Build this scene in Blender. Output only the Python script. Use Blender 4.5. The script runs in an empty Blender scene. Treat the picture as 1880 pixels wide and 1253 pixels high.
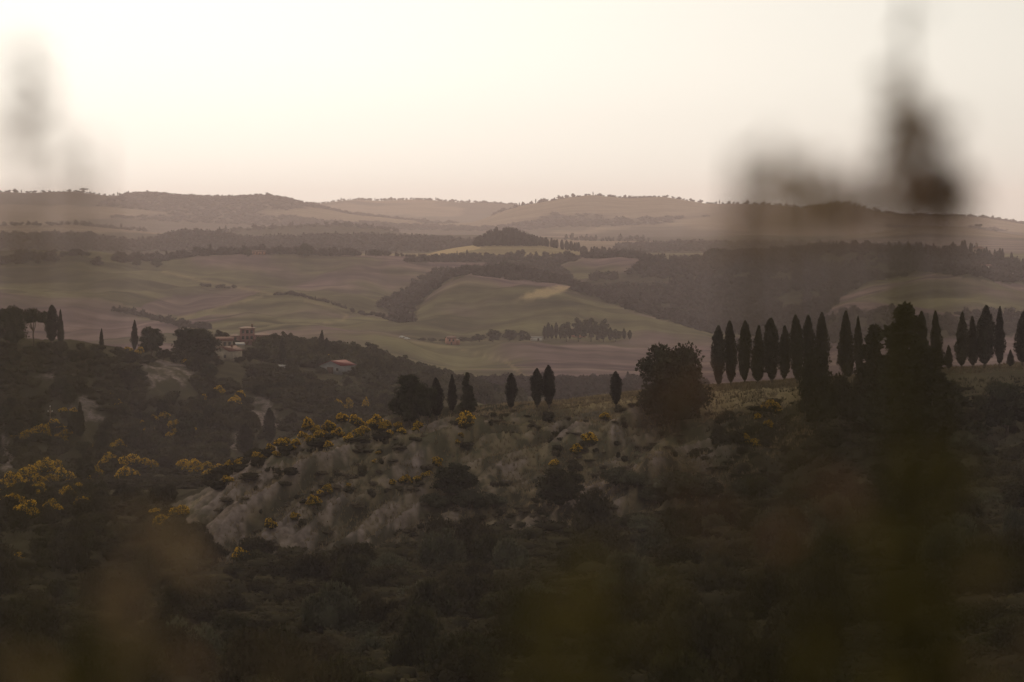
import bpy, math, random
import numpy as np
from math import radians

# ------------------------------------------------------------------ camera, sky, sun, exposure
F, CX, HY = 5331.0, 940.0, 400.0          # focal length, optical axis and eye level, in photo pixels
SC = bpy.context.scene
COL = SC.collection
cam_d = bpy.data.cameras.new('camera')
cam = bpy.data.objects.new('camera', cam_d); COL.objects.link(cam)
cam.location = (0, 0, 0); cam.rotation_euler = (radians(90), 0, 0)
cam_d.sensor_width = 36.0; cam_d.lens = 36.0*F/1880.0
cam_d.shift_y = (HY-626.5)/1880.0
cam_d.clip_start = 0.05; cam_d.clip_end = 60000
cam_d.dof.use_dof = True; cam_d.dof.focus_distance = 900.0; cam_d.dof.aperture_fstop = 6.3
SC.camera = cam

SUN_EL, SUN_AZ = 19.0, -8.0               # degrees; azimuth from the view axis, left is negative
world = bpy.data.worlds.new('World'); SC.world = world; world.use_nodes = True
nt = world.node_tree; nt.nodes.clear()
out = nt.nodes.new('ShaderNodeOutputWorld'); bg = nt.nodes.new('ShaderNodeBackground')
sky = nt.nodes.new('ShaderNodeTexSky'); sky.sky_type = 'NISHITA'; sky.sun_disc = False
sky.sun_elevation = radians(SUN_EL); sky.sun_rotation = radians(SUN_AZ)
sky.air_density = 1.0; sky.dust_density = 2.0; sky.ozone_density = 1.0
def wn(t, **k):
    n_ = nt.nodes.new(t)
    for a_, b_ in k.items(): setattr(n_, a_, b_)
    return n_
hs = wn('ShaderNodeHueSaturation'); hs.inputs['Saturation'].default_value = 0.30; hs.inputs['Value'].default_value = 1.08
nt.links.new(sky.outputs[0], hs.inputs['Color'])
veil = wn('ShaderNodeMix', data_type='RGBA', blend_type='MIX')
veil.inputs[0].default_value = 0.88       # even evening veil of high cloud over the whole sky
veil.inputs[7].default_value = (6.05, 5.85, 5.15, 1)
nt.links.new(hs.outputs[0], veil.inputs[6])
# a thin grey cloud bank low all round the horizon, with faint streaks
tc = wn('ShaderNodeTexCoord'); mp = wn('ShaderNodeMapping'); mp.inputs['Scale'].default_value = (3, 3, 30)
nz = wn('ShaderNodeTexNoise'); nz.inputs['Scale'].default_value = 1.6; nz.inputs['Detail'].default_value = 5
nt.links.new(tc.outputs['Generated'], mp.inputs['Vector']); nt.links.new(mp.outputs[0], nz.inputs['Vector'])
sx = wn('ShaderNodeSeparateXYZ'); nt.links.new(tc.outputs['Generated'], sx.inputs[0])
wob = wn('ShaderNodeMath', operation='MULTIPLY_ADD'); wob.inputs[1].default_value = 0.020
nt.links.new(nz.outputs[0], wob.inputs[0]); nt.links.new(sx.outputs['Z'], wob.inputs[2])
mr = wn('ShaderNodeMapRange', interpolation_type='SMOOTHSTEP'); mr.inputs[1].default_value = 0.042; mr.inputs[2].default_value = 0.066
mr.inputs[3].default_value = 0.965; mr.inputs[4].default_value = 1.0
nt.links.new(wob.outputs[0], mr.inputs[0])
mul = wn('ShaderNodeVectorMath', operation='SCALE'); nt.links.new(veil.outputs[2], mul.inputs[0]); nt.links.new(mr.outputs[0], mul.inputs['Scale'])
nt.links.new(mul.outputs[0], bg.inputs['Color']); nt.links.new(bg.outputs[0], out.inputs['Surface'])
bg.inputs['Strength'].default_value = 0.1

sd = bpy.data.lights.new('sun', 'SUN'); so = bpy.data.objects.new('sun', sd); COL.objects.link(so)
sd.energy = 2.4; sd.angle = radians(4); sd.color = (1.0, 0.80, 0.56)
# the lamp shines along its -Z; it stands ahead of the camera, a little to the left
so.rotation_euler = (radians(90-SUN_EL), 0, radians(180-SUN_AZ))
so.rotation_euler[0] = -radians(90-SUN_EL); so.rotation_euler[2] = radians(-SUN_AZ)

SC.view_settings.view_transform = 'Standard'; SC.view_settings.look = 'None'
SC.view_settings.exposure = 0.0; SC.view_settings.gamma = 1.0
SC.view_settings.use_curve_mapping = False
SC.cycles.use_denoising = True
SC.cycles.max_bounces = 6; SC.cycles.diffuse_bounces = 2; SC.cycles.glossy_bounces = 1
SC.cycles.transmission_bounces = 2; SC.cycles.volume_bounces = 1; SC.cycles.transparent_max_bounces = 8
SC.cycles.sample_clamp_indirect = 4.0

rng = np.random.default_rng(11)
random.seed(11)

# ------------------------------------------------------------------ helpers
def hash2(ix, iy, seed):
    h = (ix.astype(np.int64)*374761393 + iy.astype(np.int64)*668265263 + seed*144664) & 0x7fffffff
    h = ((h ^ (h >> 13))*1274126177) & 0x7fffffff
    return ((h ^ (h >> 16)) & 0xffff)/65535.0
def vnoise(x, y, seed=0):
    ix = np.floor(x); iy = np.floor(y); fx = x-ix; fy = y-iy
    fx = fx*fx*fx*(fx*(fx*6-15)+10); fy = fy*fy*fy*(fy*(fy*6-15)+10)
    a = hash2(ix, iy, seed); b = hash2(ix+1, iy, seed); c = hash2(ix, iy+1, seed); d = hash2(ix+1, iy+1, seed)
    return (a*(1-fx)+b*fx)*(1-fy)+(c*(1-fx)+d*fx)*fy
def fbm(x, y, o=4, seed=0):
    s = 0; a = 0.5; t = 0
    for i in range(o):
        s = s+a*vnoise(x*2**i+17.3*i, y*2**i-9.1*i, seed+i); t += a; a *= 0.5
    return s/t
def sstep(a, b, x):
    t = np.clip((x-a)/(b-a), 0, 1); return t*t*(3-2*t)
def inpoly(px, py, poly):
    px = np.asarray(px); py = np.asarray(py); r = np.zeros(px.shape, bool)
    n = len(poly)
    for i in range(n):
        x0, y0 = poly[i]; x1, y1 = poly[(i+1) % n]
        if y0 == y1: continue
        c = ((y0 > py) != (y1 > py)) & (px < (x1-x0)*(py-y0)/(y1-y0)+x0)
        r ^= c
    return r

def make_mesh(name, v, f, mats, smooth=False, midx=None):
    """v (n,3); f (m,3) or (m,4) int array, or a list of such arrays"""
    fl = f if isinstance(f, list) else [f]
    fl = [np.asarray(a, np.int32) for a in fl if len(a)]
    me = bpy.data.meshes.new(name)
    v = np.asarray(v, np.float32)
    nl = sum(a.size for a in fl); npoly = sum(len(a) for a in fl)
    me.vertices.add(len(v)); me.vertices.foreach_set('co', v.ravel())
    me.loops.add(nl); me.polygons.add(npoly)
    me.loops.foreach_set('vertex_index', np.concatenate([a.ravel() for a in fl]))
    tot = np.concatenate([np.full(len(a), a.shape[1], np.int32) for a in fl])
    st = np.concatenate([[0], np.cumsum(tot)[:-1]]).astype(np.int32)
    me.polygons.foreach_set('loop_start', st)
    if smooth: me.polygons.foreach_set('use_smooth', np.ones(npoly, bool))
    for m in (mats if isinstance(mats, (list, tuple)) else [mats]): me.materials.append(m)
    if midx is not None: me.polygons.foreach_set('material_index', np.asarray(midx, np.int32))
    me.update(calc_edges=True); me.validate()
    return me
def link(name, me, parent=None, loc=(0, 0, 0), rot=(0, 0, 0), sc=(1, 1, 1)):
    o = bpy.data.objects.new(name, me); COL.objects.link(o)
    o.location = loc; o.rotation_euler = rot; o.scale = sc
    if parent is not None: o.parent = parent
    return o
def tag(o, label=None, cat=None, group=None, kind=None):
    if label: o['label'] = label
    if cat: o['category'] = cat
    if group: o['group'] = group
    if kind: o['kind'] = kind
    return o
class MB:
    """collects boxes / tubes / polygons of one mesh"""
    def __init__(s): s.v = []; s.q = []; s.t = []; s.n = 0
    def add(s, v, q=(), t=()):
        v = np.asarray(v, float); s.v.append(v)
        if len(q): s.q.append(np.asarray(q, int)+s.n)
        if len(t): s.t.append(np.asarray(t, int)+s.n)
        s.n += len(v)
    def box(s, x0, x1, y0, y1, z0, z1):
        s.add([(x0,y0,z0),(x1,y0,z0),(x1,y1,z0),(x0,y1,z0),(x0,y0,z1),(x1,y0,z1),(x1,y1,z1),(x0,y1,z1)],
              [(0,3,2,1),(4,5,6,7),(0,1,5,4),(1,2,6,5),(2,3,7,6),(3,0,4,7)])
    def tube(s, pts, rad, k=6):
        pts = np.asarray(pts, float); m = len(pts); rad = np.broadcast_to(rad, (m,))
        d = np.gradient(pts, axis=0); d /= np.linalg.norm(d, axis=1)[:, None]+1e-9
        up = np.array([0.31, 0.2, 0.93]) if abs(d[:, 2]).mean() < 0.8 else np.array([0.95, 0.3, 0.1])
        a = np.cross(d, up); a /= np.linalg.norm(a, axis=1)[:, None]+1e-9; b = np.cross(d, a)
        th = np.linspace(0, 2*np.pi, k, endpoint=False)
        ring = pts[:, None]+rad[:, None, None]*(np.cos(th)[None, :, None]*a[:, None]+np.sin(th)[None, :, None]*b[:, None])
        i = np.arange(m-1)[:, None]*k; j = np.arange(k)[None]; j2 = (j+1) % k
        q = np.stack([i+j, i+j2, i+k+j2, i+k+j], -1).reshape(-1, 4)
        s.add(ring.reshape(-1, 3), q, [[0, x+1, x] for x in range(1, k-1)]+[[(m-1)*k, (m-1)*k+x, (m-1)*k+x+1] for x in range(1, k-1)])
    def mesh(s, name, mats, smooth=False):
        fl = ([np.concatenate(s.q)] if s.q else [])+([np.concatenate(s.t)] if s.t else [])
        return make_mesh(name, np.concatenate(s.v), fl, mats, smooth)

# ------------------------------------------------------------------ materials
def newmat(name):
    m = bpy.data.materials.new(name); m.use_nodes = True; n = m.node_tree; n.nodes.clear()
    o = n.nodes.new('ShaderNodeOutputMaterial'); return m, n, o
def ramp_noise(n, scale, c0, c1, vec, detail=4, lo=0.3, hi=0.7):
    t = n.nodes.new('ShaderNodeTexNoise'); t.inputs['Scale'].default_value = scale; t.inputs['Detail'].default_value = detail
    if vec is not None: n.links.new(vec, t.inputs['Vector'])
    r = n.nodes.new('ShaderNodeValToRGB'); r.color_ramp.elements[0].position = lo; r.color_ramp.elements[1].position = hi
    r.color_ramp.elements[0].color = (*c0, 1); r.color_ramp.elements[1].color = (*c1, 1)
    n.links.new(t.outputs[0], r.inputs[0]); return r.outputs[0]
def mixc(n, fac, a, b, blend='MIX'):
    m = n.nodes.new('ShaderNodeMix'); m.data_type = 'RGBA'; m.blend_type = blend
    for s, x in ((0, fac), (6, a), (7, b)):
        if isinstance(x, (int, float)): m.inputs[s].default_value = x
        elif isinstance(x, tuple): m.inputs[s].default_value = (*x, 1)
        else: n.links.new(x, m.inputs[s])
    return m.outputs[2]
def plain(name, c0, c1, scale=1.0, rough=0.85, bump=0.0):
    m, n, o = newmat(name); b = n.nodes.new('ShaderNodeBsdfPrincipled')
    g = n.nodes.new('ShaderNodeNewGeometry')
    c = ramp_noise(n, scale, c0, c1, g.outputs['Position'])
    n.links.new(c, b.inputs['Base Color']); b.inputs['Roughness'].default_value = rough
    b.inputs['Specular IOR Level'].default_value = 0.04
    if bump:
        bn = n.nodes.new('ShaderNodeBump'); bn.inputs['Strength'].default_value = bump
        t = n.nodes.new('ShaderNodeTexNoise'); t.inputs['Scale'].default_value = scale*6
        n.links.new(g.outputs['Position'], t.inputs['Vector']); n.links.new(t.outputs[0], bn.inputs['Height'])
        n.links.new(bn.outputs[0], b.inputs['Normal'])
    n.links.new(b.outputs[0], o.inputs['Surface']); return m
def leafmat(name, c0, c1, trans=0.3, nscale=0.35):
    m, n, o = newmat(name)
    g = n.nodes.new('ShaderNodeNewGeometry'); oi = n.nodes.new('ShaderNodeObjectInfo')
    c = ramp_noise(n, nscale, c0, c1, g.outputs['Position'], 3)
    hs = n.nodes.new('ShaderNodeHueSaturation')
    mr_ = n.nodes.new('ShaderNodeMapRange'); mr_.inputs[3].default_value = 0.72; mr_.inputs[4].default_value = 1.25
    n.links.new(oi.outputs['Random'], mr_.inputs[0]); n.links.new(mr_.outputs[0], hs.inputs['Value'])
    n.links.new(c, hs.inputs['Color'])
    d = n.nodes.new('ShaderNodeBsdfDiffuse'); t = n.nodes.new('ShaderNodeBsdfTranslucent'); mx = n.nodes.new('ShaderNodeMixShader')
    mx.inputs[0].default_value = trans
    n.links.new(hs.outputs[0], d.inputs['Color']); n.links.new(hs.outputs[0], t.inputs['Color'])
    n.links.new(d.outputs[0], mx.inputs[1]); n.links.new(t.outputs[0], mx.inputs[2]); n.links.new(mx.outputs[0], o.inputs['Surface'])
    return m

M = {}
M['bark'] = plain('bark', (0.045, 0.034, 0.026), (0.09, 0.07, 0.055), 3.0, bump=0.4)
M['cypress'] = leafmat('cypress_leaf', (0.013, 0.013, 0.009), (0.026, 0.025, 0.016), 0.12, 0.5)
M['pine'] = leafmat('pine_leaf', (0.016, 0.018, 0.010), (0.034, 0.034, 0.018), 0.15, 0.4)
M['leaf'] = leafmat('broad_leaf', (0.018, 0.018, 0.010), (0.042, 0.038, 0.019), 0.28, 0.3)
M['scrub'] = leafmat('scrub_leaf', (0.018, 0.016, 0.010), (0.048, 0.040, 0.022), 0.25, 0.12)
M['olive'] = leafmat('olive_leaf', (0.042, 0.042, 0.027), (0.078, 0.073, 0.046), 0.25, 0.3)
M['farwood'] = leafmat('far_leaf', (0.016, 0.012, 0.0125), (0.040, 0.029, 0.028), 0.2, 0.06)
M['broom'] = leafmat('broom_leaf', (0.045, 0.042, 0.014), (0.085, 0.068, 0.020), 0.3, 0.6)
M['flower'] = leafmat('broom_flower', (0.46, 0.255, 0.016), (0.70, 0.42, 0.035), 0.35, 0.8)
M['drygrass'] = leafmat('dry_grass', (0.075, 0.057, 0.037), (0.16, 0.122, 0.078), 0.35, 0.4)
M['brush'] = leafmat('dry_brush', (0.040, 0.031, 0.021), (0.085, 0.066, 0.044), 0.25, 0.5)
M['weed'] = leafmat('weed_leaf', (0.060, 0.050, 0.016), (0.095, 0.076, 0.024), 0.4, 9.0)
M['weedtan'] = leafmat('dry_weed', (0.17, 0.12, 0.07), (0.25, 0.175, 0.105), 0.4, 9.0)
M['weeddark'] = leafmat('seed_head', (0.10, 0.056, 0.034), (0.17, 0.098, 0.060), 0.5, 30.0)

# ground: land cover (what grows where, plus some painted light and shade) is read from the "cover" attribute
def ground_mat():
    m, n, o = newmat('ground_cover'); L = n.links.new
    g = n.nodes.new('ShaderNodeNewGeometry'); P = g.outputs['Position']
    a = n.nodes.new('ShaderNodeAttribute'); a.attribute_name = 'cover'
    sp = n.nodes.new('ShaderNodeSeparateColor'); L(a.outputs['Color'], sp.inputs[0])
    f1 = ramp_noise(n, 0.012, (0.054, 0.049, 0.031), (0.108, 0.096, 0.056), P, 6)
    mp = n.nodes.new('ShaderNodeMapping'); mp.inputs['Scale'].default_value = (0.12, 0.45, 0.4); mp.inputs['Rotation'].default_value = (0, 0, 0.5)
    L(P, mp.inputs['Vector'])
    f2 = ramp_noise(n, 1.0, (0.78, 0.78, 0.78), (1.16, 1.16, 1.16), mp.outputs[0], 5)
    mp2 = n.nodes.new('ShaderNodeMapping'); mp2.inputs['Scale'].default_value = (0.006, 0.020, 0.0); mp2.inputs['Rotation'].default_value = (0, 0, -0.35); L(P, mp2.inputs['Vector'])
    f3 = ramp_noise(n, 1.0, (0.56, 0.53, 0.60), (1.36, 1.32, 1.22), mp2.outputs[0], 7, .36, .64)  # crop bands at two scales; their contrast also paints in fold shading
    wv = n.nodes.new('ShaderNodeTexWave'); wv.inputs['Scale'].default_value = 0.016; wv.inputs['Distortion'].default_value = 9.0; wv.inputs['Detail'].default_value = 2; wv.inputs['Detail Scale'].default_value = .25
    L(P, wv.inputs['Vector']); wr = n.nodes.new('ShaderNodeMapRange'); wr.inputs[3].default_value = .95; wr.inputs[4].default_value = 1.04; L(wv.outputs[0], wr.inputs[0])
    c = mixc(n, 1.0, f1, f2, 'MULTIPLY')
    plough = ramp_noise(n, 0.05, (0.090, 0.060, 0.066), (0.135, 0.090, 0.097), P, 5)
    c = mixc(n, a.outputs['Alpha'], c, plough)
    c = mixc(n, 1.0, c, f3, 'MULTIPLY')
    sc_ = n.nodes.new('ShaderNodeVectorMath'); sc_.operation = 'SCALE'; L(c, sc_.inputs[0]); L(wr.outputs[0], sc_.inputs['Scale']); c = sc_.outputs[0]
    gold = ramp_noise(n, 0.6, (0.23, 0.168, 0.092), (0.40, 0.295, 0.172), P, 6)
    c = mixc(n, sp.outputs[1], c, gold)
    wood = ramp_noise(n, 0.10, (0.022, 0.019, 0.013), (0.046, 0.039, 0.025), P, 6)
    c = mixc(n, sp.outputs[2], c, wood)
    clay = ramp_noise(n, 0.8, (0.072, 0.053, 0.048), (0.225, 0.174, 0.162), P, 10)
    c = mixc(n, sp.outputs[0], c, clay)
    b = n.nodes.new('ShaderNodeBsdfDiffuse'); L(c, b.inputs['Color'])
    bn = n.nodes.new('ShaderNodeBump'); bn.inputs['Strength'].default_value = 0.6; bn.inputs['Distance'].default_value = 0.5
    t = n.nodes.new('ShaderNodeTexNoise'); t.inputs['Scale'].default_value = 0.9; t.inputs['Detail'].default_value = 6
    L(P, t.inputs['Vector']); L(t.outputs[0], bn.inputs['Height']); L(bn.outputs[0], b.inputs['Normal'])
    L(b.outputs[0], o.inputs['Surface']); return m
M['ground'] = ground_mat()

# ------------------------------------------------------------------ terrain
# each line: (px, py, distance) points along one fold of the land, near to far
LINES = [
 [(940,1466,100)],
 [(-400,1360,200),(0,1340,200),(500,1340,200),(1000,1330,200),(1500,1300,200),(1880,1270,200)],
 [(-400,1110,440),(0,1080,440),(350,1045,442),(700,1015,444),(1000,990,440),(1300,965,430),(1600,935,405),(1880,905,400),(2300,880,400)],
 [(-400,990,500),(0,985,500),(350,985,458),(450,935,464),(560,880,470),(720,862,474),(880,850,478),(1000,848,480),(1150,845,482),(1300,838,480),(1500,815,478),(1880,790,480)],
 [(-400,930,570),(0,930,560),(200,935,540),(330,945,480),(380,918,482),(430,880,484),(560,803,492),(720,775,502),(880,753,512),(1000,748,520),(1150,726,530),(1300,713,536),(1450,702,542),(1600,690,550),(1750,679,556),(1880,670,560),(2300,650,580)],
 [(-400,915,660),(0,915,650),(200,910,640),(350,905,620),(560,880,620),(880,800,620),(1300,790,650),(1880,780,680)],
 [(-400,890,780),(0,880,780),(300,862,800),(560,842,820),(700,805,860),(880,775,900),(1300,785,950),(1880,795,950)],
 [(-400,620,940),(0,632,950),(130,630,970),(250,652,1000),(420,668,1060),(560,686,1080),(650,694,1100),(730,708,1130),(880,742,1100),(950,765,1050),(1300,800,1080),(1880,800,1100)],
 [(-400,650,1200),(0,650,1200),(250,655,1250),(450,632,1300),(560,645,1320),(650,655,1330),(760,692,1330),(880,727,1300),(950,742,1300),(1100,742,1350),(1300,735,1400),(1880,730,1400)],
 [(-400,680,1550),(0,680,1550),(450,690,1550),(700,700,1600),(950,692,1620),(1150,688,1650),(1300,680,1700),(1500,668,1700),(1880,662,1700)],
 [(-400,610,2000),(0,612,2000),(300,622,1950),(500,617,1950),(720,622,1950),(850,634,2000),(1000,624,2000),(1150,624,2000),(1300,632,2000),(1500,640,1900),(1880,640,1900)],
 [(-400,550,2500),(0,548,2500),(150,556,2480),(250,575,2400),(330,585,2350),(400,560,2400),(480,545,2500),(550,543,2500),(650,562,2450),(735,592,2300),(780,560,2400),(840,514,2550),(950,512,2550),(1040,528,2500),(1150,568,2400),(1300,612,2250),(1400,605,2200),(1480,575,2200),(1540,545,2250),(1600,520,2300),(1700,500,2350),(1800,515,2350),(1880,545,2300),(2200,560,2300)],
 [(-400,510,2800),(0,506,2800),(200,505,2800),(400,518,2800),(600,510,2800),(680,520,2750),(735,545,2700),(800,530,2720),(850,520,2750),(950,518,2750),(1050,530,2700),(1150,540,2650),(1300,540,2600),(1500,525,2600),(1700,512,2650),(1880,535,2600)],
 [(-400,470,3000),(0,474,3000),(150,470,3050),(300,479,3050),(450,473,3100),(560,471,3150),(700,469,3150),(800,476,3150),(850,483,3100),(950,488,3050),(1050,479,3100),(1150,479,3100),(1250,488,3000),(1400,466,2900),(1500,453,2900),(1700,462,2900),(1800,472,2900),(1880,492,2800),(2200,490,2800)],
 [(-400,485,3400),(0,485,3400),(600,482,3400),(770,470,3450),(830,456,3500),(900,447,3550),(980,448,3550),(1060,461,3500),(1150,472,3450),(1300,475,3400),(1880,485,3300)],
 [(0,466,4000),(940,466,4000),(1880,466,4000)],
 [(-400,440,4500),(0,436,4500),(150,434,4500),(250,451,4500),(330,432,4500),(400,430,4500),(450,444,4500),(600,438,4500),(750,440,4500),(850,445,4500),(870,450,4500),(1000,460,4500),(1150,458,4500),(1250,452,4500),(1880,462,4500)],
 [(0,446,5000),(940,446,5000),(1880,446,5000)],
 [(-400,412,5600),(0,414,5600),(120,412,5600),(250,424,5600),(330,432,5600),(420,422,5600),(500,416,5600),(620,412,5600),(700,420,5600),(760,432,5600),(900,432,5600),(1100,441,5600),(1250,440,5600),(1500,440,5600),(1600,428,5600),(1700,413,5600),(1790,419,5600),(1880,434,5600),(2200,440,5600)],
 [(0,436,6500),(940,434,6500),(1880,434,6500)],
 [(-400,380,7600),(0,384,7600),(200,388,7600),(400,398,7600),(600,410,7600),(800,420,7600),(900,420,7600),(1000,412,7600),(1150,405,7600),(1300,402,7600),(1500,405,7600),(1700,418,7600),(1880,425,7600)],
 [(-400,350,8500),(0,353,8500),(60,356,8500),(130,353,8500),(200,361,8500),(280,355,8500),(370,363,8500),(450,363,8500),(490,360,8500),(530,367,8500),(570,377,8500),(640,392,8500),(720,402,8500),(800,410,8500),(870,408,8500),(930,386,8500),(960,378,8500),(1010,369,8500),(1050,362,8500),(1090,359,8500),(1150,366,8500),(1220,362,8500),(1300,375,8500),(1350,374,8500),(1430,377,8500),(1480,382,8500),(1550,372,8500),(1600,386,8500),(1650,396,8500),(1720,396,8500),(1800,399,8500),(1880,413,8500),(2300,425,8500)],
 [(0,415,9600),(940,418,9600),(1880,425,9600)],
 [(-400,390,11500),(0,388,11500),(500,386,11500),(580,374,11500),(650,366,11500),(700,370,11500),(760,367,11500),(850,372,11500),(900,372,11500),(940,376,11500),(1000,382,11500),(1880,425,11500)],
 [(0,425,14000),(940,425,14000),(1880,425,14000)],
]
PXG = np.arange(-900, 2781, 5.0)
def gsm(a, s):
    k = np.arange(-int(4*s), int(4*s)+1); w = np.exp(-0.5*(k/s)**2); w /= w.sum()
    return np.convolve(np.pad(a, len(k)//2, mode='edge'), w, 'valid')
KD = [np.full(len(PXG), d) for d in (-40., 0.5, 6., 20., 50.)]
KZ = [np.full(len(PXG), z) for z in (-1.0, -1.15, -1.6, -4.2, -11.)]
for ln in LINES:
    xs = [p[0] for p in ln]; far = ln[0][2] > 4200
    py = gsm(np.interp(PXG, xs, [p[1] for p in ln]), 1.6 if far else 3.2)
    dd = gsm(np.interp(PXG, xs, [p[2] for p in ln]), 5)
    KD.append(dd); KZ.append(-(py-HY)/F*dd)
KD = np.array(KD); KZ = np.array(KZ)
def rows():
    r = [-25, -12, -4]; r += list(np.arange(0, 12, 1.0)); r += list(np.arange(12, 60, 4.0)); r += list(np.arange(60, 380, 5.0))
    r += list(np.arange(380, 570, 0.8)); r += list(np.arange(570, 1120, 3.0)); r += list(np.arange(1120, 3600, 14.0))
    r += list(np.arange(3600, 14001, 65.0)); return np.array(r)
YR = rows()
def pchip(x, y, t):
    h = np.diff(x); d = np.diff(y)/h; m = np.zeros_like(y)
    ok = d[:-1]*d[1:] > 0
    w1 = 2*h[1:]+h[:-1]; w2 = h[1:]+2*h[:-1]
    with np.errstate(all='ignore'): hm = (w1+w2)/(w1/d[:-1]+w2/d[1:])
    m[1:-1] = np.where(ok, hm, 0); m[0] = d[0]; m[-1] = d[-1]
    i = np.clip(np.searchsorted(x, t)-1, 0, len(h)-1); s = (t-x[i])/h[i]; H = h[i]
    return ((1+2*s)*(1-s)**2)*y[i]+(s*(1-s)**2)*H*m[i]+(s*s*(3-2*s))*y[i+1]+(s*s*(s-1))*H*m[i+1]
ZT = np.stack([pchip(KD[:, c], KZ[:, c], YR) for c in range(len(PXG))], 1)     # rows x columns
def Zbase(X, Y):
    X = np.asarray(X, float); Y = np.asarray(Y, float)
    px = CX+F*X/np.maximum(Y, 20.0)
    c = np.clip((px-PXG[0])/5.0, 0, len(PXG)-1.001); ci = c.astype(int); cf = c-ci
    r = np.clip(np.searchsorted(YR, Y)-1, 0, len(YR)-2); rf = np.clip((Y-YR[r])/(YR[r+1]-YR[r]), 0, 1)
    return (ZT[r, ci]*(1-cf)+ZT[r, ci+1]*cf)*(1-rf)+(ZT[r+1, ci]*(1-cf)+ZT[r+1, ci+1]*cf)*rf
# spurs and knolls of eroded clay: (px, distance, height, half width, half depth, turn)
SPURS = [(1205,462,5.2,5.0,8.0,-0.35),(1180,504,3.2,3.0,15.0,-0.5),(1060,490,2.6,3.2,12.0,-0.5),(850,486,3.6,2.4,15.0,-0.75),
         (700,478,2.8,2.6,12.0,-0.7),(560,470,3.0,2.6,11.0,-0.6),(430,462,2.2,2.2,8.0,-0.5),(960,478,-2.6,3.8,10.0,-0.5),(780,474,-2.6,3.0,9.0,-0.7),(630,474,-2.4,2.6,9.0,-0.6),(1130,478,-2.0,3.0,9.0,-0.5)]
CLAYP = [ # bare clay scars: (px, py) outlines and their distance range
 ([(262,672),(300,664),(352,676),(358,712),(335,716),(318,690),(296,700),(278,716),(262,712)], 850, 1080),
 ([(128,745),(160,728),(180,742),(196,772),(170,776),(128,768)], 830, 1080),
 ([(460,728),(492,730),(505,750),(520,778),(500,790),(470,772),(458,748)], 800, 1080),
 ([(412,800),(432,788),(442,800),(440,828),(414,828)], 780, 1080),
 ([(0,800),(22,812),(34,852),(20,868),(0,862)], 640, 900),
 ([(60,690),(110,680),(120,690),(70,704)], 850, 1080)]
def gullies(X, Y):
    wx = X-0.75*(Y-480)+5*fbm(X*.06, Y*.06, 3, 5)
    g1 = 1-np.abs(2*fbm(wx*0.15, Y*0.02, 3, 21)-1); g2 = 1-np.abs(2*fbm((wx+2*fbm(X*.2, Y*.2, 2, 6))*0.5, Y*0.07, 3, 27)-1)
    return g1**1.5, g2**1.3
def height(X, Y):
    X = np.asarray(X, float); Y = np.asarray(Y, float)
    z = Zbase(X, Y); px = CX+F*X/np.maximum(Y, 20.0)
    near = sstep(395, 440, Y)*(1-sstep(500, 540, Y))
    for (p, d, h, w, l, t) in SPURS:
        x0 = (p-CX)/F*d; u = (X-x0)*math.cos(t)+(Y-d)*math.sin(t); v = -(X-x0)*math.sin(t)+(Y-d)*math.cos(t)
        z = z+h*np.exp(-np.abs(u/w)**1.5-(v/l)**2)
    g1, g2 = gullies(X, Y)
    z = z+near*(3.4*(g1-0.75)+1.9*(g2-.7)+0.55*(fbm(X*.8, Y*.6, 4, 31)-0.5))
    mid = sstep(640, 800, Y)*(1-sstep(960, 1010, Y))*(1-sstep(720, 820, px))
    gl2 = 1-np.abs(2*fbm((X+0.4*Y)*0.045, Y*0.012, 4, 41)-1)
    z = z+mid*(7*(gl2-0.75)+2.0*(fbm(X*.1, Y*.1, 4, 51)-.5))
    z = z+sstep(60, 120, Y)*0.8*(fbm(X*.12, Y*.12, 4, 61)-.5)*(1-sstep(900, 1300, Y))
    fields = sstep(1600, 1900, Y)*(1-sstep(3000, 3200, Y))
    z = z+fields*(24.0*(fbm(X*.009+.4*fbm(X*.004, Y*.004, 2, 3), Y*.0045, 3, 71)-.5)+7.0*(fbm(X*.03, Y*.012, 3, 81)-.5))
    farr = sstep(5800, 7000, Y)
    z = z+farr*10*(fbm(X*.006, Y*.003, 4, 91)-.5)
    return z
def ground_at(px, py, d0, d1):
    """first point of the land between d0 and d1 that shows at this place in the photograph"""
    Y = np.linspace(d0, d1, 240); X = (px-CX)/F*Y; P = HY-F*height(X, Y)/Y
    k = np.where(P <= py)[0]; i = k[0] if len(k) else int(np.argmin(P))
    return float(X[i]), float(Y[i]), float(height(X[i:i+1], Y[i:i+1])[0])

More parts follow.
